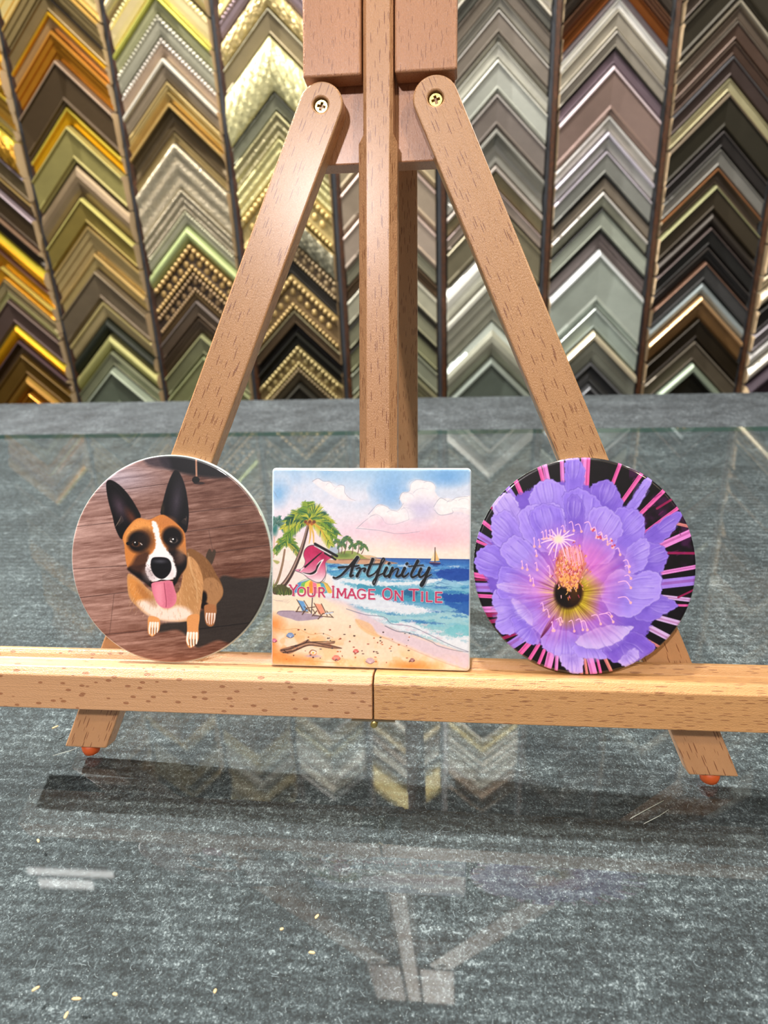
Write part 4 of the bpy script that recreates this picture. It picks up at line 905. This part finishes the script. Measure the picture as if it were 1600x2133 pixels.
    # serif capitals
    G = {'Y': [[(0, 0), (.5, .5)], [(1, 0), (.5, .5)], [(.5, .5), (.5, 1)]], 'O': [[(.5, 0), (.12, .15), (0, .5), (.12, .85), (.5, 1), (.88, .85), (1, .5), (.88, .15), (.5, 0)]], 'U': [[(.05, 0), (.05, .65), (.2, .95), (.5, 1), (.8, .95), (.95, .65), (.95, 0)]],
         'R': [[(.1, 0), (.1, 1)], [(.1, 0), (.7, 0), (.92, .25), (.7, .5), (.1, .52)], [(.5, .52), (.95, 1)]], 'I': [[(.5, 0), (.5, 1)]], 'M': [[(.05, 1), (.1, 0)], [(.1, 0), (.5, .75)], [(.5, .75), (.9, 0)], [(.9, 0), (.95, 1)]],
         'A': [[(0, 1), (.5, 0)], [(.5, 0), (1, 1)], [(.2, .66), (.8, .66)]], 'G': [[(.95, .15), (.5, 0), (.12, .15), (0, .5), (.12, .85), (.5, 1), (.92, .85), (.92, .58)], [(.55, .58), (1, .58)]], 'E': [[(.1, 0), (.1, 1)], [(.1, 0), (.9, 0)], [(.1, .5), (.75, .5)], [(.1, 1), (.92, 1)]],
         'N': [[(.08, 1), (.08, 0)], [(.08, 0), (.92, 1)], [(.92, 1), (.92, 0)]], 'T': [[(0, 0), (1, 0)], [(.5, 0), (.5, 1)]], 'L': [[(.1, 0), (.1, 1)], [(.1, 1), (.9, 1)]]}
    W = [('Y', 190, 244, 968, 1046), ('O', 252, 308, 984, 1048), ('U', 326, 384, 984, 1050), ('R', 408, 456, 986, 1052), ('I', 508, 530, 972, 1054), ('M', 548, 616, 990, 1056), ('A', 628, 690, 990, 1058), ('G', 704, 762, 990, 1060), ('E', 784, 834, 992, 1060), ('O', 892, 958, 980, 1062), ('N', 980, 1040, 998, 1066), ('T', 1090, 1152, 984, 1066), ('I', 1172, 1192, 1002, 1068), ('L', 1212, 1258, 1002, 1070), ('E', 1278, 1330, 1002, 1074)]
    for dx, dy, col, w, al in ((4, 4, (90, 90, 110), 13, .5), (0, 0, (250, 240, 244), 19, .8), (0, 0, (196, 54, 98), 12.5, 1)):
        for ch, a, b, c, d in W:
            for P in G[ch]:
                Q = [(a+(b-a)*p[0]+dx, c+(d-c)*p[1]+dy) for p in P]; A.line(Q, w, col, sm=ch in 'OUG' and len(P) > 3, al=al, soft=1.2)
                if ch not in 'OG':
                    for q, p in ((Q[0], P[0]), (Q[-1], P[-1])):
                        if p[1] in (0, 1) and ch not in 'ELR' or (ch == 'T'): A.line([(q[0]-8, q[1]), (q[0]+8, q[1])], w*.55, col, sm=False, al=al)
    A.C += ((fbm(X, Y, 16, 41, 3)-.5)*.07)[..., None]
    return np.clip(A.C, 0, 1)
def flower_art(n):
    A = Art(74, 86, 1512, 1480, n); X, Y = A.X, A.Y; R = np.random.RandomState(8); cx, cy = 690, 960
    A.C[:] = np.array((12, 6, 14))/255.
    m = np.clip((fbm(X, Y, 90, 3)-.5)*5, 0, 1)*(X > 1080)*(Y < 800); A.put(m*.55, (90, 24, 92))
    rays = [((500, 140), (530, 240), 26, 0), ((535, 130), (560, 240), 34, 1), ((350, 240), (420, 400), 30, 0), ((300, 290), (400, 440), 36, 2), ((648, 95), (655, 240), 26, 1), ((820, 95), (812, 290), 26, 0), ((792, 90), (785, 280), 34, 1), ((1025, 125), (975, 260), 24, 0), ((1165, 185), (1030, 380), 26, 0), ((1300, 300), (1150, 450), 26, 0), ((1400, 400), (1190, 560), 22, 0), ((1355, 350), (1260, 410), 14, 3), ((190, 410), (250, 460), 20, 3), ((130, 500), (210, 560), 26, 0), ((90, 580), (260, 680), 44, 2), ((85, 625), (170, 660), 18, 0), ((80, 850), (260, 870), 34, 0), ((80, 880), (240, 885), 14, 3), ((90, 930), (240, 930), 60, 2), ((100, 985), (260, 990), 24, 0), ((130, 1075), (240, 1070), 40, 1), ((160, 1110), (240, 1105), 28, 3), ((200, 1150), (260, 1140), 26, 3), ((1460, 520), (1390, 505), 18, 4), ((1475, 560), (1280, 650), 46, 1), ((1500, 690), (1310, 690), 16, 3), ((1510, 775), (1280, 820), 26, 1), ((1515, 860), (1280, 890), 60, 2), ((1480, 985), (1270, 965), 26, 5), ((1490, 1020), (1390, 1020), 14, 0), ((1500, 920), (1400, 970), 12, 3), ((1410, 1135), (1270, 1100), 36, 5), ((1340, 1225), (1230, 1170), 40, 5), ((1290, 1290), (1180, 1230), 18, 4), ((1240, 1350), (1150, 1280), 14, 4), ((330, 1300), (420, 1240), 60, 2), ((270, 1260), (370, 1220), 22, 3), ((390, 1350), (460, 1270), 34, 0), ((450, 1390), (510, 1290), 24, 0), ((505, 1430), (545, 1330), 22, 0), ((570, 1440), (590, 1350), 50, 1), ((625, 1450), (630, 1360), 22, 1), ((790, 1480), (780, 1370), 22, 4), ((825, 1475), (810, 1380), 18, 4), ((870, 1475), (840, 1360), 46, 1), ((915, 1470), (890, 1370), 18, 0), ((980, 1450), (940, 1370), 22, 4)]
    cc = [(232, 104, 176), (222, 138, 212), (160, 128, 226), (150, 30, 84), (214, 140, 130), (206, 176, 226)]
    for (a, b, w, c) in rays:
        v_ = np.array(a, float)-np.array(b); a = tuple(np.array(b)+v_*(1+90/np.hypot(*v_)))
        A.line([a, b], w, cc[c], sm=False); A.line([(a[0]-w*.25, a[1]), (b[0]-w*.25, b[1])], w*.3, lerp(cc[c], (120, 20, 90), .5), sm=False, al=.6)
    for k in range(26): x = 1100+R.rand()*330; y = 200+R.rand()*520; A.line([(x, y), (x+80*R.rand()-20, y-40*R.rand())], 7, (120, 24, 100), al=.5)
    b1 = (150, 124, 232); b2 = (168, 144, 240); b3 = (134, 106, 216); b4 = (190, 168, 244)
    def petal(P, c, dark=True):
        # soft darker outline first, then the petal, then a lighter rim
        P = A.smooth(P); ctr = P.mean(0); rv = P-ctr; rl = np.hypot(*rv.T)[:, None]; P = P+rv/rl*(np.sin(np.arange(len(P))*1.9+R.rand()*6)*4.5+np.sin(np.arange(len(P))*.8)*4)[:, None]
        A.poly(P, lerp(c, (70, 46, 150), .55), soft=3, sm=False, rough=3)
        A.poly(P+(ctr-P)*.018, lerp(c, (230, 220, 255), .25), soft=3, sm=False, rough=3)
        A.poly(P+(ctr-P)*.05, c, soft=9, sm=False)
        bv = (np.array([cx, cy])-ctr); bv = bv/(np.hypot(*bv)+1e-6); sz = np.hypot(*(P-ctr).T).mean()
        A.poly(ctr+bv*sz*.30+(P-ctr)*.62, lerp(c, (100, 74, 190), .55), soft=sz*.28, sm=False, al=.55)
        A.poly(ctr-bv*sz*.34+(P-ctr)*.42, lerp(c, (206, 190, 252), .6), soft=sz*.25, sm=False, al=.5)
        sd_ = np.array([-bv[1], bv[0]])
        for q_ in (-.35, .05, .4):
            p0 = ctr-bv*sz*(.75-.2*abs(q_))+sd_*sz*q_; A.line([p0, p0+bv*sz*.5+sd_*R.uniform(-8, 8), p0+bv*sz*1.2-sd_*sz*q_*.6], 9, lerp(c, (92, 66, 186), .6), 2, al=.45, soft=4)
            p0 = p0+sd_*9; A.line([p0, p0+bv*sz*.5, p0+bv*sz*1.0-sd_*sz*q_*.6], 6, (206, 192, 252), 1, al=.4, soft=3)
        # veins towards the throat
        B0 = A.C.copy(); far = P[np.argsort(-np.hypot(P[:, 0]-cx, P[:, 1]-cy))[:len(P)//2]]
        for q in far[::2]:
            e = q+(np.array([cx, cy])-q)*.4; s = q+(ctr-q)*.12
            A.line([s, (s+e)/2+R.uniform(-5, 5, 2), e], 4, lerp(c, (96, 70, 190), .6), 2, al=.28, soft=3)
    A.poly([(260, 420), (420, 300), (700, 240), (950, 330), (1140, 470), (1210, 640), (1290, 800), (1280, 1000), (1240, 1130), (1160, 1260), (960, 1330), (700, 1330), (480, 1270), (300, 1180), (225, 1020), (150, 820), (210, 600)], (122, 92, 204), soft=8, rough=10)
    petal([(672, 110), (720, 88), (760, 92), (795, 170), (785, 280), (700, 320), (670, 260)], b1)
    petal([(1060, 420), (1100, 350), (1190, 215), (1228, 230), (1180, 330), (1110, 440)], b2)
    petal([(1190, 570), (1280, 490), (1400, 425), (1420, 450), (1370, 540), (1300, 620), (1200, 640)], b3)
    petal([(195, 390), (240, 330), (320, 320), (360, 380), (400, 470), (360, 560), (260, 560), (210, 460)], b4)
    petal([(190, 480), (230, 450), (300, 430), (360, 500), (400, 600), (380, 700), (280, 690), (200, 630), (195, 560)], b2)
    petal([(90, 720), (130, 670), (220, 655), (320, 720), (400, 800), (330, 860), (200, 870), (110, 830), (80, 770)], b1)
    petal([(435, 380), (450, 310), (510, 240), (580, 228), (650, 260), (690, 330), (680, 480), (560, 520), (450, 460)], b2)
    petal([(838, 290), (870, 245), (960, 235), (1000, 280), (1045, 370), (1010, 450), (920, 480), (860, 400)], b3)
    petal([(1000, 420), (1080, 405), (1150, 430), (1180, 480), (1185, 620), (1140, 700), (1030, 700), (960, 560)], b1)
    petal([(1150, 650), (1250, 625), (1320, 670), (1330, 720), (1300, 800), (1200, 840), (1120, 780)], b3)
    petal([(1130, 620), (1200, 600), (1215, 700), (1180, 790), (1080, 830), (1060, 700)], b2)
    petal([(1260, 960), (1330, 970), (1400, 1025), (1340, 1060), (1250, 1120), (1120, 1110), (1140, 1000)], b3)
    petal([(205, 960), (280, 940), (360, 990), (420, 1080), (400, 1180), (300, 1240), (220, 1180), (240, 1110), (205, 1040)], b2)
    petal([(330, 1120), (430, 1130), (480, 1200), (510, 1280), (470, 1295), (390, 1250), (340, 1180)], b1)
    petal([(520, 1270), (560, 1210), (700, 1200), (830, 1260), (800, 1330), (720, 1370), (600, 1350), (540, 1310)], b2)
    petal([(650, 1360), (720, 1350), (800, 1360), (790, 1460), (740, 1478), (700, 1450), (655, 1410)], b4)
    petal([(740, 1290), (880, 1310), (960, 1330), (950, 1370), (800, 1370), (740, 1340)], b2)
    petal([(930, 1300), (1040, 1220), (1160, 1200), (1260, 1300), (1150, 1380), (1040, 1400), (960, 1370)], (126, 94, 208))
    petal([(1080, 1330), (1140, 1300), (1150, 1370), (1080, 1420), (1030, 1390)], b4)
    petal([(750, 1260), (900, 1170), (1050, 1160), (1118, 1165), (1060, 1230), (940, 1300), (800, 1305)], (196, 176, 240))
    petal([(655, 340), (700, 295), (790, 288), (880, 350), (920, 420), (900, 640), (780, 680), (690, 620), (680, 460)], b1)
    petal([(830, 440), (880, 400), (960, 410), (1030, 480), (1048, 560), (1010, 620), (960, 760), (800, 760), (790, 600)], b2)
    petal([(365, 480), (400, 410), (500, 385), (600, 380), (660, 420), (680, 620), (600, 700), (500, 680), (400, 600)], b2)
    petal([(440, 480), (470, 410), (560, 385), (650, 430), (670, 600), (600, 700), (500, 620)], b1)
    petal([(700, 340), (760, 330), (800, 430), (790, 560), (700, 560), (680, 440)], b3)
    petal([(250, 700), (290, 620), (360, 590), (440, 640), (540, 740), (600, 860), (480, 880), (330, 800)], b2)
    petal([(245, 810), (300, 790), (440, 840), (560, 900), (600, 980), (480, 990), (250, 1000), (235, 900)], b1)
    petal([(240, 905), (380, 905), (560, 930), (560, 970), (380, 965), (250, 940)], b4)
    petal([(1000, 800), (1120, 830), (1220, 800), (1290, 840), (1290, 960), (1200, 1040), (1080, 1110), (960, 1060), (900, 940)], b2)
    petal([(340, 1010), (460, 1000), (600, 990), (660, 1080), (600, 1200), (520, 1230), (440, 1130), (380, 1080)], b1)
    petal([(330, 1000), (400, 1030), (470, 1120), (460, 1170), (400, 1120), (350, 1060)], b4)
    A.poly([(520, 1250), (560, 1160), (610, 1100), (600, 1150), (560, 1210)], (60, 10, 40), soft=3)
    # pink flush, veins and throat
    a = np.arctan2(Y-cy, X-cx); r = np.hypot((X-cx-30), (Y-cy+30))
    rr = r*(1+.12*np.sin(5*a+1))
    m = np.clip(1-(rr-120)/300, 0, 1)**1.3; A.put(m*.9, (216, 122, 206))
    v = vnoise(a*26+200, r*.006, 1., 4); A.put(np.clip(1-(rr-100)/330, 0, 1)*np.clip((v-.5)*2.4, 0, 1)*.6, (242, 190, 232)); A.put(np.clip(1-(rr-100)/300, 0, 1)*np.clip((.42-v)*2.4, 0, 1)*.6, (168, 66, 168))
    m = np.exp(-(((X-830)/130)**2+((Y-720)/140)**2)); A.put(m*.55, (222, 110, 196))
    r2 = np.hypot((X-710)/1.0, (Y-960)/1.0)*(1+.08*np.sin(7*a)); m = np.clip(1-(r2-110)/110, 0, 1); A.put(m*.95*np.clip((X+Y*.6-1120)/200, .15, 1), (176, 152, 34))
    A.put(np.clip(1-(r2-95)/120, 0, 1)*np.clip((v-.5)*3, 0, 1)*.6, (226, 206, 70)); A.put(np.clip(1-(r2-90)/140, 0, 1)*np.clip((.45-v)*3, 0, 1)*.6, (110, 84, 20))
    A.ell(700, 952, 92, 104, (34, 16, 8), soft=.12); A.ell(735, 930, 50, 70, (84, 50, 10), soft=.6, al=.7); A.ell(660, 970, 40, 70, (12, 6, 6), soft=.6, al=.8)
    # stamen column
    A.poly([(620, 760), (650, 680), (720, 660), (790, 700), (800, 800), (770, 880), (720, 920), (650, 910), (615, 840)], (206, 120, 100), soft=12, al=.9)
    A.ell(680, 790, 40, 90, (196, 130, 44), soft=.6, al=.7)
    for k in range(420):
        x = 705+R.randn()*42; y = 790+R.randn()*62; c = [(250, 190, 190), (232, 130, 150), (170, 60, 84), (240, 180, 110), (216, 120, 60)][R.randint(5)]
        A.line([(x, y), (x+R.uniform(-12, 8), y+R.uniform(6, 18))], 6, c, 4)
    for k in range(34): x = 640+R.rand()*120; y = 850+R.rand()*85; A.line([(x, y), (x+R.uniform(-10, 14), y+12)], 9, (240, 172, 100), 7)
    for k in range(26): x = 650+R.rand()*120; A.line([(x, 650+R.rand()*30), (x+20, 740+R.rand()*40)], 4, (250, 170, 200), 3)
    # pistil star
    for k in range(15):
        t = np.radians(k*24+R.uniform(-8, 8)); l = R.uniform(70, 125); A.line([(632, 612), (632+np.cos(t)*l*.6, 612+np.sin(t)*l*.5), (632+np.cos(t)*l, 612+np.sin(t)*l+8)], 12, (248, 206, 240), 6)
    A.ell(632, 612, 26, 24, (250, 220, 200), soft=.5)
    # loose stamens with anthers
    for x, y, dx, dy in ((520, 570, 15, 40), (545, 560, 10, 45), (570, 560, 8, 40), (590, 570, 6, 40), (650, 530, 20, 30), (700, 505, 30, 50), (740, 520, 40, 40), (800, 505, 45, 40), (850, 540, 30, 50), (890, 570, 30, 40), (930, 590, 20, 50), (960, 620, 20, 40), (1000, 670, 30, 35), (1050, 745, 40, 35), (1060, 780, 30, 35), (1060, 840, 40, 15), (1020, 880, 80, 35), (1020, 980, 80, 30), (470, 610, 5, 50), (500, 620, 10, 40), (480, 690, 10, 30), (390, 760, 8, 40), (420, 780, 10, 30), (480, 770, 15, 40), (440, 850, 12, 30), (460, 870, 12, 40), (520, 1030, 20, 40), (545, 1070, 30, 40), (590, 1150, 10, 50), (620, 1130, 30, 30), (705, 1140, 35, 60), (750, 1130, 45, 60), (780, 1140, 45, 50), (850, 1100, 60, 50), (900, 1090, 90, 45), (940, 1080, 40, 20), (560, 790, 20, 60), (600, 1190, 10, 10), (640, 1120, 20, 20)):
        A.line([(x, y), (x+dx*.6, y-6), (x+dx, y+dy)], 5, (250, 190, 236), 5); A.ell(x+dx, y+dy, 8, 9, (246, 180, 190), soft=.3)
    for k in range(20): x = 850+R.rand()*150; A.ell(x, 560+(x-850)*.55+R.randn()*12, 6, 6, (206, 70, 90) if k % 2 else (250, 190, 200), soft=.4)
    A.C += ((fbm(X, Y, 30, 21, 3)-.5)*.06)[..., None]
    return np.clip(A.C, 0, 1)

def gloss(name, vc=True, col=None):
    m, nt, b = mat(name)
    if vc:
        a = nt.nodes.new('ShaderNodeVertexColor'); a.layer_name = 'print'; nt.links.new(a.outputs[0], b.inputs['Base Color'])
    else: b.inputs['Base Color'].default_value = col
    b.inputs['Roughness'].default_value = .35; b.inputs['Coat Weight'].default_value = .9; b.inputs['Coat Roughness'].default_value = .03; b.inputs['Coat IOR'].default_value = 1.5
    return m
print_m = gloss('glossy_print'); body_m = gloss('pale_tile_body', False, lin((214, 232, 226)))
def tile_print(art, W, H, rnd_r, corner, n, parent, white_edge):
    """a fine grid whose vertices carry the printed picture; its border rolls over the tile's rounded edge"""
    xs = np.linspace(-1, 1, n); X, Y = np.meshgrid(xs*W/2, xs*H/2)      # Y grows upwards; art rows go down
    img = art[::-1]
    if corner is None:
        R = W/2; r = np.hypot(X, Y); keepv = r <= R+.5*W/n; s = np.where(r > R, R/np.maximum(r, 1e-9), 1); X = X*s; Y = Y*s; dist = R-np.minimum(r, R)
    else:
        qx = np.abs(X)-(W/2-corner); qy = np.abs(Y)-(H/2-corner)
        o = np.hypot(np.maximum(qx, 0), np.maximum(qy, 0)); ins = (qx > 0) & (qy > 0)
        s = np.where(ins & (o > corner), corner/np.maximum(o, 1e-9), 1)
        X = np.where(ins, np.sign(X)*((W/2-corner)+np.maximum(qx, 0)*s), X); Y = np.where(ins, np.sign(Y)*((H/2-corner)+np.maximum(qy, 0)*s), Y)
        qx = np.abs(X)-(W/2-corner); qy = np.abs(Y)-(H/2-corner)
        dist = corner-(np.hypot(np.maximum(qx, 0), np.maximum(qy, 0))+np.minimum(np.maximum(qx, qy), 0)); dist = np.maximum(dist, 0); keepv = np.ones(X.shape, bool)
    t = np.clip(1-dist/rnd_r, 0, 1); D = rnd_r*(1-np.sqrt(np.maximum(0, 1-t*t)))*.8
    co = np.stack([X, D, Y], -1).reshape(-1, 3)
    idx = np.arange(n*n).reshape(n, n)
    q = np.stack([idx[:-1, :-1], idx[:-1, 1:], idx[1:, 1:], idx[1:, :-1]], -1).reshape(-1, 4)
    kv = keepv.reshape(-1); k = kv[q].all(1); q = q[k]
    me = bpy.data.meshes.new('print'); me.vertices.add(len(co)); me.vertices.foreach_set('co', co.ravel())
    me.loops.add(q.size); me.loops.foreach_set('vertex_index', q.ravel().astype(np.int32))
    me.polygons.add(len(q)); me.polygons.foreach_set('loop_start', np.arange(0, q.size, 4, dtype=np.int32)); me.polygons.foreach_set('use_smooth', np.ones(len(q), bool))
    me.update(calc_edges=True)
    c = img.reshape(-1, 3); c = np.where(c <= .04045, c/12.92, ((c+.055)/1.055)**2.4)
    c = c*1.02
    if white_edge is not None:
        e = np.clip((.0009-dist.reshape(-1))/.0006, 0, 1)[:, None]*.8; c = c*(1-e)+np.array(white_edge)*e
    ca = me.color_attributes.new('print', 'FLOAT_COLOR', 'POINT'); ca.data.foreach_set('color', np.concatenate([c, np.ones((len(c), 1))], 1).astype(np.float32).ravel())
    o = link('printed_picture', me, print_m, parent); return o
TILT = math.radians(-3.5)
def tile(name, x, v, W, H, corner, art, label, edge, th=.0042, roll=0, lab=None):
    """front-face centre at easel coordinates (x, v)"""
    t = empty(name, label=label, cat='tile')
    c = Vector((x, -.0078, v)); t.matrix_world = EW @ Matrix.Translation(c) @ Matrix.Rotation(TILT, 4, 'X') @ Matrix.Rotation(roll, 4, 'Y')
    r = .0016; bm = bmesh.new(); D = .8*r
    if corner is None:
        R = W/2; lathe(bm, [(R-.0004, D+.0004), (R, D+.0007), (R, th-.0012), (R-.0006, th-.0004), (R-.0016, th)], 160, axis='y')
    else:
        a, b2 = W/2-corner, H/2-corner; P = []
        for cx, cz, a0 in ((a, b2, 0), (-a, b2, 90), (-a, -b2, 180), (a, -b2, 270)): P += circle(cx, cz, corner, 9, a0, a0+90, True)
        prism(bm, P, D+.0003, th)
    o = obj('tile_body', bm, body_m, t, smooth=False)
    p = tile_print(art, W, H, r, corner, len(art), t, edge); 
    if lab: p['label'] = lab
    return t
NP = 470
def tone(a, k): return np.clip((a-.42)*k+.43, 0, 1)
tile('round_tile', -.1154, .1214, .1158, .1158, None, tone(dog_art(NP), 1.22), 'round glossy tile printed with a sitting tan dog, leaning on the left easel leg', (.62, .74, .68), lab='picture of a tan and white dog with its tongue out')
tile('square_tile', -.0038, .1181, .1080, .1080, .0022, beach_art(NP), 'square glossy tile printed with a watercolour beach, standing in the middle of the ledge', (.80, .90, .95), lab='picture of a beach with palms, sea and lettering')
tile('round_tile', .1084, .1210, .1134, .1134, None, tone(flower_art(NP), 1.1), 'round glossy tile printed with a violet flower, leaning on the right easel leg', None, lab='picture of a violet cactus flower on black')
# ------------------------------------------------------------------ small things on the glass
chip_m = plain('pale_wood_chip', lin((206, 180, 130)), .8)
WH = ['near the left edge below the shadow', 'in the lower middle, upper one', 'in the lower middle, lower one', 'just left of the lower middle pair', 'largest, at the lower left', 'right of the largest lower left chip', 'closest to the lower left edge', 'lower centre left, standing alone', 'at the very bottom left', 'just left of the left rubber foot']
for i, (x, y, l, a) in enumerate(((-.2112, .2575, .0028, -50), (-.0602, .2229, .0026, 55), (-.0595, .2059, .0030, -8), (-.0749, .2160, .0018, 20), (-.1534, .1808, .0042, 2), (-.1381, .1835, .0024, -15), (-.1727, .1838, .0034, 40), (-.0968, .1872, .0020, 80), (-.1546, .1742, .0030, 85), (-.2459, .3426, .0042, 42))):
    bm = bmesh.new(); P = [(-l/2, -.0003), (-l/4, -.0006), (l/3, -.0005), (l/2, .0001), (l/5, .0006), (-l/3, .0005)]
    prism(bm, P, 0, .0005, 'z'); o = obj('wood_chip', bm, chip_m, bevel=.0001); o.location = (x, y, .0); o.rotation_euler = (0, 0, math.radians(a))
    tag(o, 'tiny pale wood chip on the glass, '+WH[i], 'wood chip', 'wood chips scattered on the glass')
def thread(P, r, m, label, name='stray_thread'):
    bm = bmesh.new(); P = [Vector((p[0], p[1], p[2] if len(p) > 2 else r+.0001)) for p in P]; rings = []
    for i, p in enumerate(P):
        d = (P[min(i+1, len(P)-1)]-P[max(i-1, 0)]).normalized(); sd = Vector((-d.y, d.x, 0)); up = Vector((0, 0, 1))
        rings.append([bm.verts.new(p+r*(sd*math.cos(t*math.pi/3)+up*math.sin(t*math.pi/3))) for t in range(6)])
    for a, b_ in zip(rings, rings[1:]):
        for t in range(6): bm.faces.new((a[t], a[(t+1) % 6], b_[(t+1) % 6], b_[t]))
    bm.faces.new(rings[0]); bm.faces.new(rings[-1][::-1])
    return tag(obj(name, bm, m, smooth=True), label, 'thread', 'stray threads on the glass')
th_m = plain('pale_thread', lin((190, 196, 186)), .5)
thread([(.092, .286), (.101, .292), (.112, .299)], .00018, th_m, 'straight pale thread on the glass left of the right rubber foot')
thread([(.098, .283), (.107, .2885), (.113, .293)], .00014, th_m, 'shorter pale thread below the longer one near the right foot')
thread([(-.2346, .318), (-.226, .3225), (-.2185, .3285)], .00014, th_m, 'fine curved pale thread just left of the left rubber foot')
# ceiling lamp mirrored in the glass at the lower left
lamp_m, nt, b = mat('lit_tube'); b.inputs['Base Color'].default_value = (1, 1, 1, 1); b.inputs['Emission Color'].default_value = (1, .98, .94, 1); b.inputs['Emission Strength'].default_value = 5
lampb = plain('lamp_housing', lin((40, 40, 42)), .5)
lp = empty('hanging_lamp', (-.95, 1.2, 1.16), 'twin strip lamp above the sample wall, mirrored at the lower left of the glass', 'lamp')
bm = bmesh.new(); box(bm, -.17, .006, -.01, .13, .03, .17); obj('housing', bm, lampb, lp)
for z0, z1, x0, x1 in ((.040, .058, -.09, .13), (.078, .102, -.07, .07)):
    bm = bmesh.new(); box(bm, x0, 0, z0, x1, .006, z1); obj('lit_tube', bm, lamp_m, lp, bevel=.002)
bm = bmesh.new(); box(bm, -.02, .03, .05, .02, .1345, .09); obj('wall_bracket', bm, lampb, lp)
